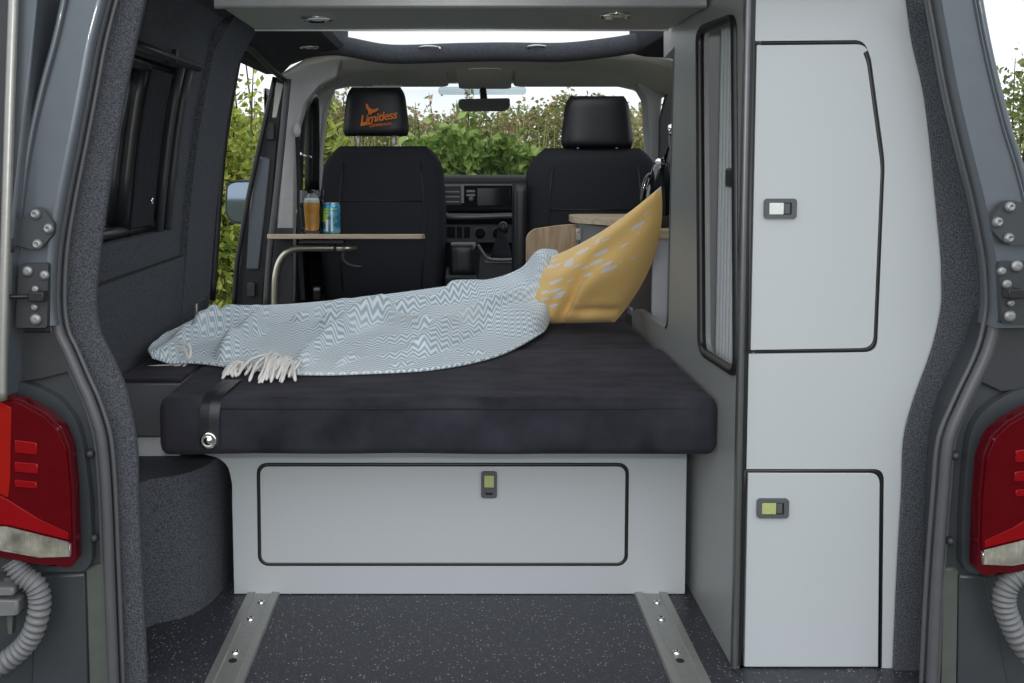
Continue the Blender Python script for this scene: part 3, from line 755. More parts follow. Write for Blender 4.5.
for px, py in ((652, 249), (632, 311)):
    p = atX(px, py, .545); MB().box((.536, p.y - .03, p.z - .012), (.545, p.y + .03, p.z + .012)).build('catch', 'steel', kt, bevel=.002)
# dark kettle and chrome piece on the worktop
kx = at(655, 222, 2.78)
kl = thing('kettle', (kx.x + .012, 2.78, .748), 'glossy black kettle on the worktop beside the tip of the yellow pillow', 'kettle')
kc = (kx.x + .012, 2.78, .748)
MB().lathe([(0.0381, 0.0000), (0.0448, 0.0045), (0.0470, 0.0448), (0.0426, 0.1008), (0.0291, 0.1456), (0.0202, 0.1736), (0.0168, 0.1792)], kc, 24).build('body', 'smoke', kl, smooth=True)
MB().lathe([(0.0067, 0.1792), (0.0168, 0.1803), (0.0134, 0.1926), (0.0045, 0.1971)], kc, 16).build('lid', 'chrome', kl, smooth=True)
MB().tube(crom([(kc[0] - .020, 2.78, .900), (kc[0] - .036, 2.78, .892), (kc[0] - .046, 2.78, .86), (kc[0] - .052, 2.78, .82)], 4), .006, 8).build('handle', 'smoke', kl, smooth=True)
bx = at(666, 200, 2.92)
bo = thing('glass_jar', (bx.x + .02, 2.92, .748), 'clear glass carafe on the worktop behind the black kettle', 'jar')
MB().lathe([(.030, 0), (.036, .004), (.040, .05), (.041, .12), (.034, .19), (.018, .23), (.014, .27)], (bx.x + .02, 2.92, .748), 24).build('vessel', 'clear', bo, smooth=True)
MB().lathe([(.016, .27), (.018, .272), (.018, .295), (.010, .30)], (bx.x + .02, 2.92, .748), 16).build('stopper', 'chrome', bo, smooth=True)

# ---- swing table with bent leg, glass and can
TY = 3.42
ta = at(266, 236.5, TY); tb_ = at(423, 236.5, TY)
tz = ta.z
tab = thing('side_table', (ta.x + .05, TY, .40), 'pale oak swing table on a bent metal leg beside the bed', 'table')
m = MB().plate(rrect(ta.x, TY, tb_.x, TY + .30, .02, 4), -.0085, .0085, 'Z')
m.v = [(v[0], v[1], tz + v[2] - (v[1] - TY) * .085) for v in m.v]
m.build('table_top', 'oak_flat', tab, bevel=.002)
TL = TY + .06
lg = crom([at(275, 312, TL), at(275, 290, TL), at(276, 275, TL), at(280, 261, TL), at(288, 252, TL), at(298, 248.5, TL), at(312, 248, TL), at(335, 248, TL)], 5)
MB().tube(lg, .0125, 12).build('leg', 'champagne', tab, smooth=True)
a = at(335, 248, TL); b_ = at(357, 248, TL)
MB().tube([a, b_], .0125, 12).build('leg_end', 'champagne', tab, smooth=True)
MB().tube([a + Vector((-.002, 0, 0)), a + Vector((.003, 0, 0))], .0135, 12).build('leg_joint', 'plastic_dark', tab, smooth=True)
q0 = at(300, 241, TL)
MB().box((q0.x, TL - .03, q0.z - .008), (at(345, 241, TL).x, TL + .05, q0.z + .006)).build('bracket', 'plastic_dark', tab, bevel=.003)
MB().tube(crom([at(343, 252, TL - .02), at(344, 260, TL - .02), at(350, 265, TL - .02), at(362, 267, TL - .02)], 4), .0055, 8).build('clamp_lever', 'plastic_dark', tab, smooth=True)
def tabz(y): return tz + .0085 - (y - TY) * .085
g = at(312, 233, TY + .06); gy = TY + .065; gz = tabz(gy) + .001
gl = thing('beer_glass', (g.x, gy, gz), 'tall glass of amber beer with a pale head on the side table', 'glass')
MB().lathe([(.001, .0), (.039, .0), (.040, .006), (.038, .02), (.0405, .06), (.045, .11), (.0445, .158), (.0432, .158), (.0437, .11), (.0392, .06), (.0366, .02), (.036, .010), (.001, .010)], (g.x, gy, gz), 28).build('vessel', 'clear', gl, smooth=True)
MB().lathe([(.001, .011), (.0355, .011), (.0362, .02), (.0388, .06), (.0430, .105), (.0433, .112), (.001, .112)], (g.x, gy, gz), 28).build('beer', 'beer', gl, smooth=True)
MB().lathe([(.001, .1125), (.0433, .1125), (.0433, .124), (.041, .127), (.001, .128)], (g.x, gy, gz), 28).build('foam', 'foam', gl, smooth=True)
k = at(331.5, 233, TY + .07); ky = TY + .075; kz = tabz(ky) + .001
cn = thing('drinks_can', (k.x, ky, kz), 'blue drinks can with a lime green print on the side table', 'can')
MB().lathe([(.024, 0), (.027, .001), (.0315, .008), (.0325, .014), (.0325, .094), (.0315, .102), (.027, .110)], (k.x, ky, kz), 28).build('body', 'can', cn, smooth=True)
MB().lathe([(.020, .108), (.0255, .108), (.0272, .111), (.027, .1135), (.0255, .112), (.020, .109), (.001, .109)], (k.x, ky, kz), 24).build('rim', 'chrome', cn, smooth=True)
def cyl_patch(c, r_, outline, n=10):
    """print wrapped on the can: outline in (angle, height)"""
    out = []; rows = []
    for a0, a1, h in outline_rows(outline, n): rows.append([(c[0] + r_ * math.sin(a0 + (a1 - a0) * j / 8), c[1] - r_ * math.cos(a0 + (a1 - a0) * j / 8), c[2] + h) for j in range(9)])
    return MB().grid(rows)
def outline_rows(o, n):
    return [(a0, a1, h) for (a0, a1, h) in o]
cyl_patch((k.x, ky, kz), .0329, [(-1.5, -.6, .045), (-1.5, -.35, .06), (-1.5, -.1, .07), (-1.5, .3, .083), (-1.4, .7, .091), (-1.3, .75, .0935)]).build('print', 'lime', cn, smooth=True)
cyl_patch((k.x, ky, kz), .0329, [(-.55, -.25, .012), (-.55, -.25, .055)]).build('print', 'latch_white', cn, smooth=True)
cyl_patch((k.x, ky, kz), .0329, [(.05, .25, .012), (.05, .25, .075)]).build('print', 'latch_white', cn, smooth=True)

# ---- blanket
ctrl = [
 [(152,357,2.24),(149,353,2.26),(148,348,2.30),(153,341,2.38),(166,334,2.48)],
 [(192,369,2.26),(190,352,2.34),(190,338,2.50),(195,326,2.66),(206,314,2.84)],
 [(240,375,2.20),(240,352,2.32),(240,335,2.50),(240,318,2.75),(250,307,2.98)],
 [(300,379,2.14),(300,354,2.30),(300,335,2.50),(300,317,2.76),(300,304,3.02)],
 [(370,377,2.15),(370,352,2.30),(370,330,2.54),(370,311,2.80),(370,297,3.06)],
 [(440,370,2.20),(440,346,2.35),(440,322,2.58),(440,304,2.84),(430,289,3.10)],
 [(500,357,2.35),(500,335,2.50),(500,312,2.68),(495,294,2.88),(485,281,3.10)],
 [(538,338,2.62),(535,318,2.68),(530,296,2.80),(525,281,2.92),(520,269,3.06)],
 [(549,320,2.78),(549,300,2.80),(547,281,2.84),(544,262,2.88),(538,251,2.95)],
 [(545,314,2.90),(552,296,2.92),(557,277,2.94),(560,260,2.95),(556,250,2.98)]]
KB = .959
C3 = [[at(x, y, Y * KB) for x, y, Y in row] for row in ctrl]
RIDGE = [([(548,258),(520,290),(470,305),(400,318),(330,324)], .028, .030), ([(546,312),(500,318),(455,327),(420,345)], .022, .026),
 ([(546,285),(500,297),(450,307)], .018, .022), ([(425,332),(380,319),(345,326),(310,345),(288,372)], .026, .026), ([(200,330),(235,318),(262,312)], .030, .030),
 ([(212,364),(232,340),(258,322)], .028, .022), ([(160,352),(185,336),(215,326)], .026, .026), ([(300,318),(350,306),(420,296),(470,289)], .024, .026),
 ([(262,330),(270,350),(276,370)], -.022, .018), ([(480,345),(440,352),(395,358)], .012, .020), ([(350,350),(330,362),(325,374)], .014, .016)]
RID = [([atZ(x, y, .505) for x, y in pl], a, w_) for pl, a, w_ in RIDGE]
def ridge(p):
    s_ = 0
    for pl, a, w_ in RID:
        dm = 9
        for q0, q1 in zip(pl, pl[1:]):
            d_ = Vector((q1.x - q0.x, q1.y - q0.y)); v_ = Vector((p.x - q0.x, p.y - q0.y)); t_ = max(0, min(1, v_.dot(d_) / d_.length_squared))
            dm = min(dm, (v_ - d_ * t_).length)
        s_ += 1.35 * a * math.exp(-(dm / (w_ * .85)) ** 2)
    return s_
NU, NV = 22, 22
rowsA = [crom(r_, NV) for r_ in C3]
cols = [crom([r_[j] for r_ in rowsA], NU) for j in range(len(rowsA[0]))]
HEM = []
for (xa_, ya_, xb_, yb_), amp in (((474, 332, 388, 368), -.022), ((262, 322, 272, 372), -.024), ((352, 330, 300, 350), -.016)):
    a_, b_ = atZ(xa_, ya_, .50), atZ(xb_, yb_, .50); HEM.append(((a_.x, a_.y, b_.x, b_.y), amp))
rows = []; uvs = []
nv = len(cols); nu = len(cols[0]); vac = [0.] * nu
for j in range(nv):
    t = j / (nv - 1); row = []; uv = []; acc = 0
    for i in range(nu):
        s_ = i / (nu - 1); p = cols[j][i].copy()
        if i: acc += (cols[j][i] - cols[j][i - 1]).length
        mid = min(1, t * 5, (1 - t) * 6, s_ * 8 + .2, (1 - s_) * 8)
        fo_ = ridge(p) - .010 + .005 * math.sin(22 * p.y + 9 * p.x + 2 * noise.noise((p.x * 4, p.y * 4, 0)))
        fo_ += .012 * noise.noise((p.x * 6, p.y * 9, 3.1)) + .004 * noise.noise((p.x * 20, p.y * 20, 1))
        for (hx0, hy0, hx1, hy1), amp in HEM:
            d_ = Vector((hx1 - hx0, hy1 - hy0)); v_ = Vector((p.x - hx0, p.y - hy0)); t_ = v_.dot(d_) / d_.length_squared
            sd_ = (d_.x * v_.y - d_.y * v_.x) / d_.length
            if -.3 < t_ < 1.3: fo_ += amp * (1 / (1 + math.exp(-sd_ / .0035))) * math.exp(-abs(sd_) / .10) * max(0, 1 - max(0, -t_, t_ - 1) / .3)
        p.z += fo_ * mid
        lowz = .483 if j else .481
        p.z = max(p.z, lowz)
        vac[i] += (cols[j][i] - cols[j - 1][i]).length if j else 0
        row.append(p); uv.append((i / (nu - 1) * 1.15, vac[i] + .006 * noise.noise((p.x * 6, p.y * 6, 9))))
    rows.append(row); uvs.append(uv)
bk = thing('blanket', (-.1, 2.5, .477), 'crumpled pale blue and white zigzag throw with white tassels spread on the bed', 'blanket')
MB().grid(rows, uvs).build('cloth', 'blanket', bk, smooth=True, solid=.007, subsurf=1)
frn = MB()
rng = random.Random(5)
for k in range(46):
    u = k / 45; px = 226 + 70 * u + rng.uniform(-2, 2)
    if k < 14: b0 = at(238 + 16 * u * 3, 364, 2.215 * KB)
    else: b0 = at(258 + 42 * u, 352 + 12 * u + rng.uniform(-3, 3), 2.21 * KB)
    x1 = px + (rng.uniform(-10, 4) if k < 14 else rng.uniform(-14, 14)); y1 = 378 + rng.uniform(-4, 5) + (-4 if k < 14 else 0)
    e0 = atZ(x1, y1, .481)
    mid_ = (b0 + e0) / 2 + Vector((rng.uniform(-.012, .012), -.012, .014))
    q_ = b0 + Vector((rng.uniform(-.004, .004), -.015, .006))
    b0.z = max(b0.z, .486); e0.z = .480 + rng.uniform(0, .006)
    pth = crom([b0, q_, mid_, e0], 4); frn.tube(pth, [.0034] * (len(pth) - 3) + [.0034, .0042, .0024], 6)
frn.build('fringe', 'cord', bk, smooth=True)
fr2 = MB()
for e_ in (((178, 350, 2.34), (176, 343, 2.34), (188, 345, 2.32), (190, 356, 2.30), (180, 364, 2.28), (160, 366, 2.27), (148, 367, 2.27)),
           ((170, 352, 2.35), (172, 346, 2.34), (184, 348, 2.32), (186, 358, 2.30), (178, 366, 2.27), (166, 369, 2.26)),
           ((168, 358, 2.34), (176, 350, 2.33), (186, 352, 2.31), (187, 361, 2.29), (183, 368, 2.26))):
    fr2.tube(crom([at(p[0], p[1], p[2] * KB) for p in e_], 5), .0036, 6)
fr2.build('tassel', 'cord', bk, smooth=True)

# ---- yellow pillow leaning on the kitchen front
A, D, G, Cc = at(661, 186, 2.54), at(541, 260, 2.84), at(528, 323, 2.74), at(615, 322, 2.70)
N = 36
nrm = ((D - A).cross(Cc - A)).normalized()
if nrm.y > 0: nrm = -nrm
front = []; back = []; uvf = []
for i in range(N + 1):
    v = i / N; rf = []; rb = []; ru = []
    for j in range(N + 1):
        u = j / N
        # u from right edge (A-C) to left edge (D-G), v from bottom (C,G) to top (A,D)
        p = (Cc * (1 - v) + A * v) * (1 - u) + (G * (1 - v) + D * v) * u
        eu, ev = 4 * u * (1 - u), 4 * v * (1 - v)
        bulge = .105 * (max(0, eu) ** .55) * (max(0, ev) ** .55)
        # right side billows outward, edges pull in between the corners
        p = p + Vector((.045, 0, -.004)) * (ev * (1 - u) ** 2) + Vector((0, 0, -.022)) * (eu * v ** 3) + Vector((0, 0, -.002)) * eu
        wr_ = .010 * noise.noise((u * 3.5, v * 5, 2)) + .005 * math.sin(14 * (u * .7 + v) + 3 * noise.noise((u * 2, v * 2, 7)))
        crease = -.042 * math.exp(-((u - .40 - .30 * (.55 - v)) / .045) ** 2) * math.exp(-((v - .28) / .26) ** 2)
        crease += -.026 * math.exp(-((v - .12 - .25 * (u - .1)) / .04) ** 2) * math.exp(-((u - .2) / .2) ** 2)
        pf = p + nrm * (bulge + (wr_ + crease) * min(1, 3 * eu) * min(1, 3 * ev)); pb = p - nrm * bulge * .75
        pf.z = max(pf.z, .470); pb.z = max(pb.z, .470)
        rf.append(pf); rb.append(pb); ru.append((u, v))
    front.append(rf); back.append(rb); uvf.append(ru)
pw = MB().grid(front, uvf).grid([r_[::-1] for r_ in back], [[(a, 0.) for a, b2 in r_] for r_ in uvf])
pil = thing('pillow', (.45, 2.8, .470), 'plump mustard yellow pillow with grey leaf print leaning on the kitchen front', 'pillow')
pw.build('cover', 'pillow', pil, smooth=True)
# ================================================================= CAB
def seat(cx, y, z0, ztop, wmax, hz0, hz1, hw, label, hdx, lean=.04):
    s = thing('cab_seat', (cx, y, -.20), label, 'seat')
    h = ztop - z0
    def W(t):
        w_ = wmax * (.90 + .10 * math.sin(min(1, t / .55) * math.pi / 2))
        if t > .55: w_ *= 1 - .09 * ((t - .55) / .45) ** 1.6
        if t > .84: w_ *= math.sqrt(max(0, 1 - ((t - .84) / .16) ** 2 * .44))
        return w_
    MB().puff((cx, y, z0), W, h, .075, 28, 28, 4.2, 1., .8, lean).build('backrest', 'seat_cloth', s, smooth=True)
    sm = MB()
    for sg in (-1, 1):
        sm.tube([(cx + sg * W(t) * .66, y + lean * t - .0745, z0 + h * t) for t in (.1, .3, .5, .7, .9)], .003, 5)
    sm.tube([(cx + W(.66) * u, y + lean * .66 - .0745, z0 + h * .66) for u in (-.64, 0, .64)], .003, 5)
    sm.build('seam', 'black', s, smooth=True)
    hh = hz1 - hz0
    def HW(t): return hw * (1. - .16 * t ** 1.5) * (math.sqrt(1 - ((.16 - t) / .16) ** 2 * .14) if t < .16 else 1 if t < .76 else math.sqrt(1 - ((t - .76) / .24) ** 2 * .24))
    hr = MB().puff((cx + hdx, y + lean + .005, hz0), HW, hh, .055, 22, 22, 3.4, 1., .9, .012).build('headrest', 'seat_leather', s, smooth=True)
    for sg in (-1, 1):
        MB().tube([(cx + hdx + sg * .074, y + lean, ztop - .03), (cx + hdx + sg * .074, y + lean + .004, hz0 + .03)], .0065, 8).build('headrest_post', 'post', s, smooth=True)
    MB().puff((cx, y + .26, z0 - .14), wmax * .98, .17, .30, 20, 12, 4).build('seat_base', 'seat_cloth', s, smooth=True)
    MB().box((cx - wmax * .8, y + .02, -.198), (cx + wmax * .8, y + .50, z0 - .10)).build('pedestal', 'plastic_dark', s, bevel=.02)
    return s, hr
zL = at(383, 300, 4.0).z
LXc = at(382.5, 150, 4.0).x
s1, hr1 = seat(LXc, 4.0, .34, at(380, 146, 4.0).z, .262, at(375, 136, 4.0).z, at(375, 86, 4.0).z, .138, 'black passenger seat with an orange emblem on its headrest', -.030)
RXc = at(594, 150, 3.70).x
s2, hr2 = seat(RXc, 3.70, .30, at(590, 148, 3.7).z, .268, at(597, 148, 3.7).z, at(597, 95, 3.7).z, .140, 'black driver seat with a plain headrest behind the gear lever', .018)
# upright armrest beside the driver seat
xa = at(520, 200, 3.66).x
MB().puff((xa, 3.66, at(520, 285, 3.66).z), .030, at(520, 181, 3.66).z - at(520, 285, 3.66).z, .05, 12, 20, 3).build('armrest', 'seat_leather', s2, smooth=True)
# rear of the passenger seat: low cushion edge and belt buckle in front of it
MB().puff((LXc + .03, 3.86, .315), .15, .07, .10, 14, 10, 3).build('lower_pad', 'seat_leather', s1, smooth=True)
bq = at(317, 290, 3.86)
bu = MB().box((bq.x - .016, 3.85, bq.z - .04), (bq.x + .016, 3.875, bq.z + .012)).build('buckle', 'seat_leather', s1, bevel=.005)
MB().box((bq.x - .012, 3.845, bq.z - .002), (bq.x + .012, 3.852, bq.z + .010)).build('release', 'steel', bu, bevel=.002)

# embroidered lettering and bird on the passenger headrest
def lettering(body, size, px, py, Y, shear, rot, name, parent, bold=0., ext=.007):
    cu = bpy.data.curves.new(name, 'FONT'); cu.body = body; cu.size = size; cu.shear = shear; cu.extrude = ext; cu.offset = bold
    cu.align_x = 'CENTER'; cu.align_y = 'CENTER'; cu.space_character = .92
    o = bpy.data.objects.new(name + '_src', cu); COL.objects.link(o)
    dg = bpy.context.evaluated_depsgraph_get(); me = bpy.data.meshes.new_from_object(o.evaluated_get(dg))
    COL.objects.unlink(o); bpy.data.objects.remove(o)
    c = at(px, py, Y); mat_ = Matrix.Rotation(R(rot), 4, 'Y') @ Matrix.Rotation(R(90), 4, 'X')
    off = Vector(parent.location)
    pp = parent.parent
    while pp is not None: off += Vector(pp.location); pp = pp.parent
    me.transform(Matrix.Translation(c - off) @ mat_)
    me.materials.clear(); me.materials.append(M['orange'])
    t = bpy.data.objects.new(name, me); COL.objects.link(t); t.parent = parent; return t
YE = 3.968
t1 = lettering('Limitless', .048, 378.0, 117.6, YE, .32, -9, 'lettering', hr1, .0006)
t1['label'] = 'orange slanted lettering'
lettering('CAMPERVANS', .0155, 380.5, 124.9, YE, .1, -6, 'small_lettering', hr1)
bird = ppoly([(365.8, 103.6), (367.4, 104.0), (368.6, 106.6), (371.0, 108.8), (374.5, 109.4), (378.2, 107.8), (377.8, 110.4), (375, 112.2), (372.3, 112.8), (370.6, 114.6), (368.0, 113.6), (368.6, 111.6), (366.2, 108.0)], YE)
MB().plate(crom([p + (0,) for p in bird], 2), YE - .004, YE + .012).build('emblem', 'orange', hr1)['label'] = 'orange bird emblem'
MB().plate(ppoly([(360.5, 124.0), (363.5, 123.8), (372, 122.5), (372, 123.6), (364, 125.6), (360.5, 126)], YE), YE - .004, YE + .012).build('underline', 'orange', hr1)

# ---- dashboard
DX0, DX1 = -.70, .93
ds = thing('dashboard', (.1, 4.55, .3), 'dark dashboard with centre screen, vents and grey trim bar beyond the seats', 'dashboard')
prof = [(4.98, .30), (4.98, .845), (4.70, .868), (4.58, .855), (4.54, .83), (4.53, .74), (4.50, .72), (4.50, .70), (4.56, .68), (4.58, .50), (4.62, .30)]
MB().plate(prof, DX0, DX1, 'X').build('body', 'dash', ds, bevel=.012, seg=3)
YD = 4.53
def dbox(mb, x0, y0, x1, y1, Y, t=.02):
    a = at(x0, y1, Y); b_ = at(x1, y0, Y); return mb.box((a.x, Y - .004, a.z), (b_.x, Y + t, b_.z))
dbox(MB(), 438, 184, 534, 216, 4.53).build('centre_frame', 'dash_trim', ds, bevel=.004)
sc_ = dbox(MB(), 464, 185.5, 513, 211, 4.522).build('radio_unit', 'dash', ds, bevel=.003)
dbox(MB(), 477, 188, 510, 209.5, 4.518).build('screen', 'screen', sc_, bevel=.002)
p = at(471, 199, 4.515)
MB().lathe([(.012, 0), (.012, -.010), (.009, -.012), (.001, -.012)], p, 16, 'Y').build('volume_knob', 'dash_trim', sc_, smooth=True)
for yy in (190, 194): dbox(MB(), 466.5, yy, 475, yy + 2.2, 4.518, .004).build('button', 'dash_trim', sc_)
for x0, x1 in ((440, 461),):
    vt = dbox(MB(), x0, 186, x1, 211, 4.520).build('air_vent', 'black', ds, bevel=.003)
    for yy in (191, 196, 201, 206): dbox(MB(), x0 + 1.5, yy, x1 - 1.5, yy + 1.4, 4.514, .006).build('slat', 'dash_trim', vt)
MB().tube(crom([at(425, 212, 4.49), at(441, 213, 4.49), at(449, 216.5, 4.485), (at(462, 217, 4.48)), at(500, 216, 4.48), at(540, 215, 4.48)], 5), .020, 10, flat=.75).build('trim_bar', 'dash_trim', ds, smooth=True)
cl = dbox(MB(), 446, 224, 520, 243, 4.535).build('climate_panel', 'plastic_dark', ds, bevel=.004)
for px in (480, 497.5):
    p = at(px, 233, 4.53); MB().lathe([(.024, 0), (.024, -.012), (.018, -.018), (.001, -.018)], p, 18, 'Y').build('dial', 'dash', cl, smooth=True)
    MB().lathe([(.027, 0), (.027, -.004), (.024, -.004)], p, 18, 'Y').build('dial_ring', 'dash_trim', cl, smooth=True)
for x0, x1 in ((447, 455), (457, 462), (464, 470)): dbox(MB(), x0, 227, x1, 238, 4.528, .004).build('button', 'dash', cl, bevel=.002)
# pale strip added as the bright reflection along the dash top
MB().tube(crom([at(430, 182.5, 4.70), at(470, 179.5, 4.72), at(533, 177, 4.74)], 5), .010, 8, flat=.5).build('dash_top_reflection', 'pillar_grey', ds, smooth=True)

# gear lever and console
gp = at(503, 228, 4.30)
gv = thing('gear_lever', (gp.x, 4.30, at(503, 258, 4.3).z), 'black gear lever with round glossy knob beside the driver seat', 'gear lever')
MB().ball((gp.x, 4.30, gp.z), .024, .024, .030).build('knob', 'seat_leather', gv, smooth=True)
MB().lathe([(.052, 0), (.045, .02), (.034, .06), (.020, .10), (.013, .14)], (gp.x - .006, 4.30, at(503, 258, 4.3).z), 16).build('gaiter', 'seat_cloth', gv, smooth=True)
cs = thing('centre_console', (.1, 4.1, -.2), 'dark centre console with a padded lid between the two black seats', 'console')
MB().plate([(at(477, 260, 4.1).x, at(477, 278, 4.1).z), (at(479, 246, 4.1).x, at(479, 246, 4.1).z), (at(485, 256, 4.1).x, at(488, 262, 4.1).z), (at(516, 262, 4.1).x, at(516, 262, 4.1).z), (at(516, 300, 4.1).x, at(516, 320, 4.1).z), (at(445, 300, 4.1).x, at(445, 320, 4.1).z), (at(445, 279, 4.1).x, at(445, 276, 4.1).z)], 4.08, 4.50).build('body', 'plastic_dark', cs, bevel=.012, seg=3)
MB().tube(crom([at(478, 245, 4.07), at(482, 252, 4.07), at(488, 258.5, 4.07), at(500, 260, 4.07), at(517, 259.5, 4.07)], 5), .008, 8).build('edge_trim', 'dash_trim', cs, smooth=True)
MB().puff((at(460, 260, 3.98).x + .012, 4.02, at(460, 276, 3.98).z), .056, at(460, 243, 3.98).z - at(460, 276, 3.98).z, .09, 14, 12, 4).build('lid', 'seat_leather', cs, smooth=True)

# ---- overhead: visors, console, mirror, handles
vx = [((335, 449), 'folded grey sun visor above the passenger seat, with a warning sticker'), ((513, 640), 'folded grey sun visor above the driver seat')]
for (x0, x1), lab in vx:
    ya, yb = 4.02, 4.42
    pa = [at(x, y_, Y) for x, y_, Y in ((x0, 87, yb), (x1, 87, yb), (x1 - (4 if x0 < 400 else 14), 66, ya), (x0 + (26 if x0 < 400 else 4), 66, ya))]
    v = thing('sun_visor', ((pa[0].x + pa[1].x) / 2, yb, pa[0].z), lab, 'sun visor')
    out = round_poly([(p.x, p.y) for p in pa], .05, 5)
    m = MB().plate(out, 0, .016, 'Z'); zz = lambda y: pa[2].z + (pa[0].z - pa[2].z) * (y - ya) / (yb - ya)
    m.v = [(a, b_, zz(b_) + c_) for a, b_, c_ in m.v]
    m.build('pad', 'cab_grey', v, bevel=.005)
    if x0 < 400:
        a = at(373, 86.5, 4.375); b_ = at(402, 81, 4.375)
        MB().box((a.x, 4.372, a.z), (b_.x, 4.376, b_.z)).build('sticker', 'latch_white', v)
        MB().box((a.x + .02, 4.370, a.z + .006), (a.x + .045, 4.373, b_.z - .004)).build('sticker_symbol', 'dash_trim', v)
        for q in range(2): MB().box((a.x + .06, 4.370, a.z + .006 + q * .008), (b_.x - .01, 4.373, a.z + .009 + q * .008)).build('sticker_text', 'dash_trim', v)
    MB().tube([at(x0 + 30, 64.5, 4.0), at(x1 - 20, 64.5, 4.0)], .007, 8).build('pivot_rod', 'cab_grey', v, smooth=True)
oc = thing('overhead_console', (at(485, 75, 4.2).x, 4.2, 1.26), 'grey overhead console between the sun visors', 'console')
def slanted(px, y0_, y1_, py0, py1, up, th, name, mat_, par):
    ya, yb = y0_, y1_; za, zb = at(485, py0, ya).z, at(485, py1, yb).z
    m = MB().plate(round_poly([(at(x, py0 + (py1 - py0) * f_, ya + (yb - ya) * f_).x, ya + (yb - ya) * f_) for x, f_ in px], .03, 5), 0, th, 'Z')
    m.v = [(a, b_, za + (zb - za) * (b_ - ya) / (yb - ya) + c_ - up) for a, b_, c_ in m.v]
    return m.build(name, mat_, par, bevel=.006)
slanted([(455, 0), (514, 0), (511, 1), (459, 1)], 3.90, 4.40, 60, 89, 0, .05, 'housing', 'cab_grey', oc)
slanted([(468, .25), (502, .25), (501, .72), (469, .72)], 3.90, 4.40, 60, 89, .004, .010, 'glasses_flap', 'cab_grey', oc)
MB().plate(round_poly(ppoly([(438, 94), (527, 94), (527, 86), (438, 86)], 4.40), .02), 4.445, 4.452).build('sensor_cover', 'sensor', oc)
mr = thing('rear_view_mirror', at(485, 104, 4.30), 'black interior rear-view mirror below the overhead console', 'mirror')
mo = round_poly(ppoly([(459, 99), (510, 98), (510, 108), (505, 111), (464, 111), (459, 108)], 4.28), .012, 4)
MB().plate(mo, 4.28, 4.315).build('housing', 'black', mr, bevel=.006)
MB().plate(shrink(mo, .006), 4.278, 4.281).build('glass', 'smoke', mr)
MB().tube([at(484, 101, 4.32), at(483, 90, 4.37)], .016, 8).build('stalk', 'black', mr, smooth=True)
for px, py, lab in ((429, 48.5, 'small silver handle on the roof front edge above the passenger side'), (537, 47.8, 'small silver handle on the roof front edge above the mirror')):
    p = at(px, py, 3.655)
    h = thing('roof_handle', p, lab, 'handle')
    MB().tube(crom([p + Vector((-.036, .01, 0)), p + Vector((-.030, -.012, .004)), p + Vector((0, -.016, .007)), p + Vector((.030, -.012, .004)), p + Vector((.036, .01, 0))], 4), .0042, 8).build('bar', 'steel', h, smooth=True)
    for sg in (-1, 1): MB().lathe([(.009, .006), (.008, -.004), (.004, -.007)], p + Vector((sg * .036, .008, 0)), 12, 'Y').build('mount', 'chrome', h, smooth=True)
p = at(329, 82, 4.0)
gh = thing('grab_handle', p, 'pale grey grab handle on the roof edge over the passenger door', 'handle')
MB().tube(crom([at(323, 86, 4.02), at(325, 80, 3.98), at(331, 76, 3.98), at(336, 77, 4.02)], 5), .014, 10).build('bar', 'pillar_grey', gh, smooth=True)
p = at(300, 155, 3.95)
dh = thing('door_pull', p, 'small chrome lever inside the passenger door window', 'handle')
MB().tube(crom([at(297, 152, 3.95), at(303, 155, 3.93), at(311, 158, 3.95)], 5), .007, 8).build('lever', 'chrome', dh, smooth=True)
p = at(296, 135, 3.70)
sb = thing('seat_belt', (p.x, 3.70, .4), 'black seat belt hanging from a pale guide on the passenger side pillar', 'seat belt')
m = MB().ball(at(296.5, 130, 3.69), .018, .016, .028).build('guide', 'pillar_grey', sb, smooth=True)
MB().grid([[at(x - 2.2, y, 3.695), at(x + 2.2, y, 3.695)] for x, y in ((297, 128), (298.5, 170), (299.5, 220), (300.5, 262), (303, 300))]).build('webbing', 'seat_cloth', sb, solid=.002)
p = at(203, 309, 2.60)
dc = thing('door_catch', (XL(.46) + .03, 2.78, .46), 'small grey catch on the carpeted pillar above the bed edge', 'catch')
zc = at(203, 309, 2.78).z
MB().box((XL(.46) + .012, 2.70, zc - .02), (XL(.46) + .030, 2.80, zc + .035)).build('body', 'plastic_dark', dc, bevel=.004)
MB().box((XL(.46) + .014, 2.69, zc - .02), (XL(.46) + .028, 2.702, zc + .028)).build('plate', 'steel', dc, bevel=.002)

# ---- door mirror outside the passenger door
wm = thing('door_mirror', at(238, 202, 4.45), 'rounded dark door mirror outside the passenger door', 'mirror')
mo = round_poly(ppoly([(226, 184), (234, 180), (256, 180), (258, 225), (232, 224), (225, 214)], 4.45), [.03, .03, .02, .03, .04, .04], 5)
MB().plate(mo, 4.45, 4.58).build('housing', 'plastic_dark', wm, bevel=.02, seg=3)
m = MB().plate(shrink(mo, .012), 4.444, 4.452); m.build('glass', 'mirror', wm)
MB().box((at(250, 222, 4.5).x, 4.47, at(250, 222, 4.5).z), (-.80, 4.54, at(250, 205, 4.5).z)).build('arm', 'plastic_dark', wm, bevel=.01)

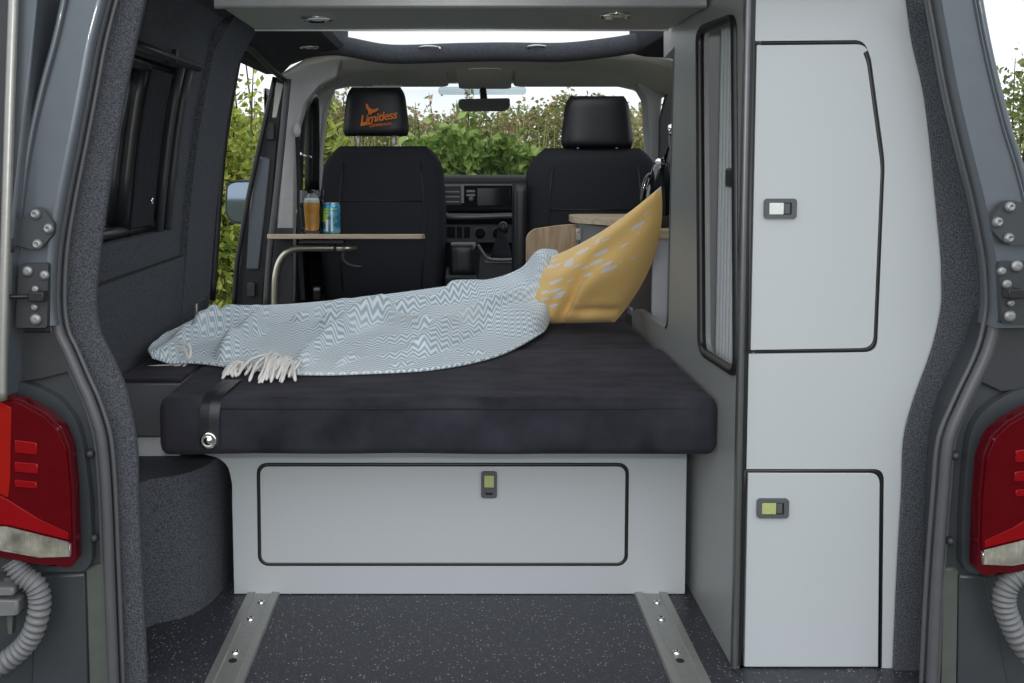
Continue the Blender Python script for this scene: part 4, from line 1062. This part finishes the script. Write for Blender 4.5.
# ================================================================= REAR FITTINGS
def hinge(px, outline, bolts, Y, label, knuckle):
    h = MB().plate(round_poly(ppoly(outline, Y), .004, 3), Y, Y + .012).build('hinge', 'paint_dull', label, bevel=.003)
    for bx_, by_ in bolts:
        p = at(bx_, by_, Y); MB().lathe([(.009, 0), (.009, -.004), (.0055, -.0085), (.003, -.0085), (.0025, -.005), (.001, -.005)], p, 14, 'Y').build('bolt', 'bolt_steel', h, smooth=True)
    k = MB()
    for q in knuckle: a, b_ = at(q[0], q[1], Y - .006), at(q[2], q[3], Y - .006); k.tube([a, b_], .012, 10)
    k.build('knuckle', 'paint_dull', h, smooth=True)
    return h
hinge((34, 228), [(12, 219), (24, 218), (34, 207), (42, 209), (54, 224), (53, 234), (42, 247), (36, 251), (22, 247), (12, 246)], [(36, 214), (49, 228.5), (38, 244)], 1.612,
      d1, [(7, 212, 7, 228), (7, 238, 7, 252)])
hinge((1016, 223), [(993, 217), (1004, 203), (1012, 200), (1040, 206), (1040, 244), (1012, 246), (1003, 242), (994, 232)], [(1009, 207), (997, 222), (1008, 238)], 1.612,
      rear, [(1046, 205, 1046, 245)])
def checkplate(outline, bolts, Y, label, arm):
    c = at(outline[0][0], outline[0][1], Y); h = thing('door_check', c, label, 'door check')
    MB().plate(round_poly(ppoly(outline, Y), .006, 4), Y, Y + .012).build('plate', 'plastic_dark', h, bevel=.002)
    for bx_, by_, r_ in bolts:
        p = at(bx_, by_, Y); MB().lathe([(.009 * r_, 0), (.009 * r_, -.004), (.005 * r_, -.007), (.001, -.006)], p, 14, 'Y').build('bolt', 'bolt_steel', h, smooth=True)
    MB().tube([at(a, b_, Y - .012) for a, b_ in arm], .006, 8, flat=.6).build('arm', 'black', h, smooth=True)
    e_ = at(arm[-1][0], arm[-1][1], Y - .01); MB().box((e_.x - .012, Y - .022, e_.z - .008), (e_.x + .014, Y - .001, e_.z + .008)).build('arm_end', 'black', h, bevel=.002)
checkplate([(19, 264), (48, 263), (47, 328), (15, 328)], [(28, 271, 1), (45, 275, .9), (36, 289, .7), (35, 307, .7), (36, 319, 1.1)], 1.612, 'bolted door check plate with a black arm reaching to the open rear door', [(-40, 297), (0, 297), (38, 296)])
checkplate([(999, 262), (1042, 262), (1042, 324), (1002, 324)], [(1016, 266, 1.1), (1001, 271, .8), (1006, 284, .9), (1010, 303, .7), (1009, 316, 1.1)], 1.612, 'bolted door check plate above the tail lamp on the wardrobe side', [(1060, 294), (1030, 294), (1012, 293)])

def lamp(name_label, mirror):
    """pixel outlines given for the left lamp; mirror maps them to the right one"""
    X = (lambda p: p) if not mirror else (lambda p: [(1053 - x, y + 8 - .0 * y) for x, y in p])
    Y = 1.60
    base = at(*X([(20, 565)])[0], Y); t = thing('tail_light', base, name_label, 'tail light')
    rim = [(-52, 388), (0, 395), (22, 400), (46, 413), (62, 428), (70, 448), (74, 490), (76, 562), (70, 568), (40, 565), (0, 557), (-56, 552)]
    MB().plate(round_poly(ppoly(X(rim), Y), .006, 3), Y, Y + .025).build('rim', 'red_dark', t, bevel=.004)
    lens = [(-50, 392), (0, 399), (21, 404), (44, 417), (58, 431), (66, 450), (70, 490), (71.5, 541), (40, 536), (8, 527), (-52, 521)]
    ln = MB().plate(round_poly(ppoly(X(lens), Y - .004), .006, 3), Y - .004, Y + .01).build('lens', 'red_lens', t, bevel=.003)
    for q in ([(14, 440), (37, 443), (37, 455), (14, 453)], [(14, 462), (38, 464), (38, 474), (14, 472)], [(14, 480), (37, 482), (37, 489), (14, 487)]):  # inner lens bars, their reflections put in as brighter red
        MB().plate(ppoly(X(q), Y - .007), Y - .007, Y - .003).build('reflector_bar', 'red_bright', ln, bevel=.002)
    MB().plate(ppoly(X([(-52, 470), (8, 500), (40, 520), (68, 533), (68, 540), (8, 525), (-52, 520)]), Y - .006), Y - .006, Y - .003).build('lower_glow', 'red_bright', ln, bevel=.001)
    MB().plate(ppoly(X([(-50, 396), (0, 402), (11, 408), (10, 480), (8, 498), (-52, 468)]), Y - .006), Y - .006, Y - .003).build('indicator', 'orange_lens', ln, bevel=.001)
    rv = [(-54, 524), (8, 531), (40, 540), (70, 545), (70, 557), (40, 558), (0, 551), (-54, 546)]
    rr = MB().plate(ppoly(X(rv), Y - .006), Y - .006, Y + .004).build('reverse_lens', 'lens_clear', t, bevel=.002)
    rows = []
    for q in range(79):
        x_ = -52 + q * 1.55; top_ = 526.5 + max(0, x_ - 6) * .245 + min(0, x_) * .04; bot_ = min(556.5, 549 + max(0, x_ - 6) * .22)
        dz = .0030 if (q // 2) % 2 else .0012
        a = X([(x_, top_)])[0]; b_ = X([(x_, bot_)])[0]
        rows.append([at(*a, Y - .006 - dz), at(*b_, Y - .006 - dz)])
    MB().grid(rows).build('fluted_lens', 'lens_flute', rr, solid=.001)
M['lens_clear'] = plain('clear fluted lens', (.50, .47, .44), .10, .6, coat=1., var=.4, vscale=50)
M['lens_flute'] = plain('bright lens flute', (.62, .58, .55), .12, .75, var=.5, vscale=28)
lamp('red and clear tail light below the bolted check plate at the open door side', False)
lamp('red and clear tail light beside the white cupboard side of the opening', True)

def conduit(pts, Y, r0, label):
    path = crom([at(x, y, Y) for x, y in pts], 26)
    rad = [r0 * (1 + .10 * math.sin(i * .9)) for i in range(len(path))]
    o = MB().tube(path, rad, 14).build('cable_conduit', 'conduit', smooth=True)
    tag(o, label, 'conduit')
conduit([(12, 560), (22, 574), (36, 586), (40, 604), (34, 630), (22, 648), (2, 664), (-30, 684)], 1.615, .0178, 'grey corrugated cable conduit curving below the tail light at the open door side')
conduit([(1050, 572), (1024, 572), (1008, 584), (1004, 602), (1010, 622), (1022, 645), (1040, 668)], 1.615, .0178, 'grey corrugated cable conduit curving below the tail light on the cupboard side')
br_ = thing('conduit_bracket', at(5, 610, 1.60), 'grey plastic bracket beside the corrugated conduit at the picture edge', 'bracket')
MB().plate(ppoly([(-20, 588), (14, 588), (14, 596), (-20, 596)], 1.60), 1.60, 1.63).plate(ppoly([(-20, 600), (18, 601), (18, 616), (-20, 618)], 1.60), 1.60, 1.63).build('body', 'conduit', br_, bevel=.004)
MB().plate(ppoly([(4, 578), (14, 578), (12, 634), (8, 634)], 1.625), 1.625, 1.64).build('backing', 'paint_green', br_)

# ================================================================= OUTSIDE
rnd = random.Random(3)
def leaves(mb, n, inside, size, up=.0, elong=1.5):
    for _ in range(n):
        p = inside()
        if p is None: continue
        s = size * rnd.uniform(.6, 1.35)
        d = Vector((rnd.gauss(0, 1), rnd.gauss(0, 1), rnd.gauss(0, 1) + up)).normalized()
        a = d.orthogonal().normalized(); a = (Matrix.Rotation(rnd.uniform(0, 6.28), 3, d) @ a); b_ = d.cross(a)
        f_ = d * s * .18
        mb.add([p - a * s * elong * .5, p - b_ * s * .42 + f_, p + a * s * elong * .5, p + b_ * s * .42 + f_], [(0, 1, 2, 3)])
def bush(name, lo, hi, n, size, mat, label, cat, top=.35, sprigs=14, kind=None):
    """leafy mass inside a box with a ragged, bushy surface and bare twigs"""
    x0, y0, z0 = lo; x1, y1, z1 = hi
    def hgt(x, y): return z1 - top * (.5 - noise.noise((x * 1.3 + 5, y * 1.3, 2.2))) - top * .5 * (.5 - noise.noise((x * 4, y * 4, 7)))
    def ins():
        x = rnd.uniform(x0, x1); yf = rnd.random() ** 1.8; y = y0 + (y1 - y0) * yf
        h = hgt(x, y); z = z0 + (h - z0) * rnd.random() ** .75
        y += .22 * noise.noise((x * 1.6, z * 1.6, 4)) + .10 * noise.noise((x * 5, z * 5, 1))
        if rnd.random() < .2 and z > h - .25: z += rnd.random() * .10
        return Vector((x, y, z))
    root = thing(name, ((x0 + x1) / 2, (y0 + y1) / 2, z0), label, cat)
    if kind: root['kind'] = kind
    m = MB(); leaves(m, n, ins, size)
    tw = MB()
    for _ in range(sprigs):
        x = rnd.uniform(x0, x1); y = rnd.uniform(y0, y0 + (y1 - y0) * .5); h = hgt(x, y) + rnd.uniform(.05, .35) * (top / .35)
        bx_ = x + rnd.uniform(-.2, .2); pth = crom([Vector((bx_, y + .1, z0)), Vector((bx_ * .5 + x * .5 + rnd.uniform(-.05, .05), y + .05, z0 + (h - z0) * .6)), Vector((x, y, h))], 6)
        tw.tube(pth, [.012 * (1 - .8 * i / (len(pth) - 1)) for i in range(len(pth))], 4)
        for _k in range(16):
            t = rnd.uniform(.70, 1); q = pth[min(len(pth) - 1, int(t * (len(pth) - 1)))]
            leaves(m, 2, lambda: q + Vector((rnd.gauss(0, .035), rnd.gauss(0, .03), rnd.gauss(0, .04))), size)
    m.build('foliage', mat, root)
    tw.build('stem', 'bark', root)
    return root
M['hawthorn'] = leaf_mat('hawthorn leaves', [(.15, (0.085, 0.142, 0.026)), (.42, (0.282, 0.377, 0.066)), (.62, (0.566, 0.621, 0.113)), (.80, (0.750, 0.750, 0.264)), (.93, (0.750, 0.452, 0.189))])
M['hedge_leaf'] = leaf_mat('far hedge leaves', [(.18, (.13, .17, .06)), (.40, (.28, .33, .11)), (.58, (.44, .45, .18)), (.72, (.58, .44, .27)), (.84, (.60, .36, .29))])
M['bramble'] = leaf_mat('bramble leaves', [(.15, (.07, .13, .03)), (.42, (.23, .36, .075)), (.66, (.42, .56, .16)), (.86, (.58, .66, .28))])
M['dark_leaf'] = leaf_mat('dark hedge leaves', [(.15, (0.075, 0.113, 0.038)), (.45, (0.189, 0.246, 0.075)), (.75, (0.415, 0.452, 0.170)), (.92, (0.566, 0.528, 0.264))])
M['grass_blade'] = leaf_mat('tall grass', [(.2, (0.226, 0.264, 0.075)), (.5, (0.415, 0.434, 0.170)), (.8, (0.679, 0.546, 0.302)), (.95, (0.679, 0.377, 0.264))])
M['turf'] = fleck('rough grass ground', (.06, .068, .04), (.125, .135, .08), 3, .3, .7, .9, 0, 6)
struct(MB().box((-40, -30, -.72), (40, 45, -.62)).build('ground', 'turf'))
GZ = -.62
bush('hawthorn_hedge', (-3.4, 6.0, GZ), (-1.28, 7.6, 1.74), 34000, .042, 'hawthorn', 'leafy yellow green hawthorn hedge seen through the open sliding door', 'hedge', .75, 46)
bush('hedge', (-3.6, 9.6, GZ), (1.6, 10.8, 1.60), 60000, .040, 'hedge_leaf', 'pale flowering hedge seen through the windscreen behind the bramble bush', 'hedge', .30, 26)
bush('hedge', (1.65, 9.3, GZ), (5.2, 10.6, 1.60), 44000, .040, 'hedge_leaf', 'pale flowering hedge seen through the windscreen past the driver headrest', 'hedge', .35, 18)
bush('sapling', (-1.25, 7.2, GZ), (-.80, 7.7, 1.45), 2200, .055, 'hawthorn', 'light green sapling seen through the windscreen beside the passenger headrest', 'sapling', .3, 10)
bush('bramble_bush', (-.35, 6.6, GZ), (.62, 7.4, 1.24), 10500, .060, 'bramble', 'bright green bramble bush in front of the hedge, seen between the seats', 'bush', .38, 6)
bush('hedge', (3.05, 4.9, GZ), (5.6, 6.4, 1.62), 44000, .030, 'dark_leaf', 'dark hedge outside beyond the painted rear pillar, under the open sky', 'hedge', .40, 16)
g = MB()
for _ in range(1100):
    x = rnd.uniform(-2.6, 4.6); y = rnd.uniform(7.9, 9.1); hgt_ = rnd.uniform(1.2, 1.85) + .35 * noise.noise((x * .9, y, 3)); ln_ = rnd.uniform(-.14, .14); w_ = rnd.uniform(.003, .007)
    p0_ = Vector((x, y, GZ)); p1_ = Vector((x + ln_ * .4, y, GZ + hgt_ * .7)); p2_ = Vector((x + ln_, y, GZ + hgt_))
    sd_ = Vector((w_, rnd.uniform(-.005, .005), 0))
    g.add([p0_ - sd_, p0_ + sd_, p1_ + sd_ * .8, p1_ - sd_ * .8], [(0, 1, 2, 3)])
    hd = Vector((w_ * rnd.uniform(.8, 1.4), 0, 0)); pm = (p1_ + p2_) / 2
    g.add([p1_, pm + hd, p2_, pm - hd], [(0, 1, 2, 3)])
tag(g.build('tall_grass', 'grass_blade'), 'tall seeding grass in front of the far hedge, seen through the windscreen', 'grass', kind='stuff')
# post-and-rail fence in front of the hawthorn hedge
fn = thing('wooden_fence', (-2.3, 5.8, GZ), 'weathered wooden fence rail half hidden by the hawthorn hedge outside', 'fence')
for x in (-3.2, -1.40): MB().box((x - .04, 6.30, GZ), (x + .04, 6.38, .92)).build('post', 'fence_wood', fn, bevel=.008)
for z in (.80, .50): MB().box((-3.5, 6.25, z - .035), (-1.25, 6.295, z + .045)).build('rail', 'fence_wood', fn, bevel=.006)

# ================================================================= LIGHT, SKY, CAMERA
wd_ = bpy.data.worlds.new('overcast sky'); scene.world = wd_; wd_.use_nodes = True
nt = wd_.node_tree; nt.nodes.clear()
out = nt.nodes.new('ShaderNodeOutputWorld'); bg = nt.nodes.new('ShaderNodeBackground'); nt.links.new(bg.outputs[0], out.inputs[0])
tc = nt.nodes.new('ShaderNodeTexCoord'); mp = nt.nodes.new('ShaderNodeMapping'); mp.inputs['Scale'].default_value = (1, 1, 2.6)
n = nt.nodes.new('ShaderNodeTexNoise'); n.inputs['Scale'].default_value = 2.6; n.inputs['Detail'].default_value = 6; n.inputs['Roughness'].default_value = .55
nt.links.new(tc.outputs['Generated'], mp.inputs[0]); nt.links.new(mp.outputs[0], n.inputs['Vector'])
cr = nt.nodes.new('ShaderNodeValToRGB'); cr.color_ramp.elements[0].color = (.66, .72, .78, 1); cr.color_ramp.elements[1].color = (.95, .975, 1.02, 1)
cr.color_ramp.elements[0].position = .34; cr.color_ramp.elements[1].position = .56
nt.links.new(n.outputs['Fac'], cr.inputs[0]); nt.links.new(cr.outputs[0], bg.inputs[0]); bg.inputs[1].default_value = 1.05
su = bpy.data.lights.new('veiled_sun', 'SUN'); su.energy = .3; su.angle = R(40); su.color = (1., .98, .95)
so = bpy.data.objects.new('veiled_sun', su); COL.objects.link(so)
so.rotation_euler = Vector((.10, .80, -.62)).to_track_quat('-Z', 'Y').to_euler()

fl_ = bpy.data.lights.new('camera_flash', 'POINT'); fl_.energy = 25; fl_.shadow_soft_size = .035; fl_.color = (1., .98, .96)
fo2 = bpy.data.objects.new('camera_flash', fl_); COL.objects.link(fo2); fo2.location = (.0, -.04, 1.07)
cam = bpy.data.cameras.new('camera'); co = bpy.data.objects.new('camera', cam); COL.objects.link(co)
co.location = (0, 0, H); co.rotation_euler = (R(90) - TILT, 0, 0)
cam.sensor_fit = 'HORIZONTAL'; cam.sensor_width = 36.0; cam.lens = F / 1024 * 36.0
cam.shift_x = (512 - CX) / 1024; cam.shift_y = -(341.5 - CY) / 1024
cam.clip_start = .05; cam.clip_end = 200
scene.camera = co
vs = scene.view_settings
vs.view_transform = 'Standard'; vs.look = 'None'; vs.gamma = 1.0; vs.use_curve_mapping = False; vs.exposure = 0.40
scene.cycles.max_bounces = 10; scene.cycles.transparent_max_bounces = 16
scene.cycles.use_denoising = True
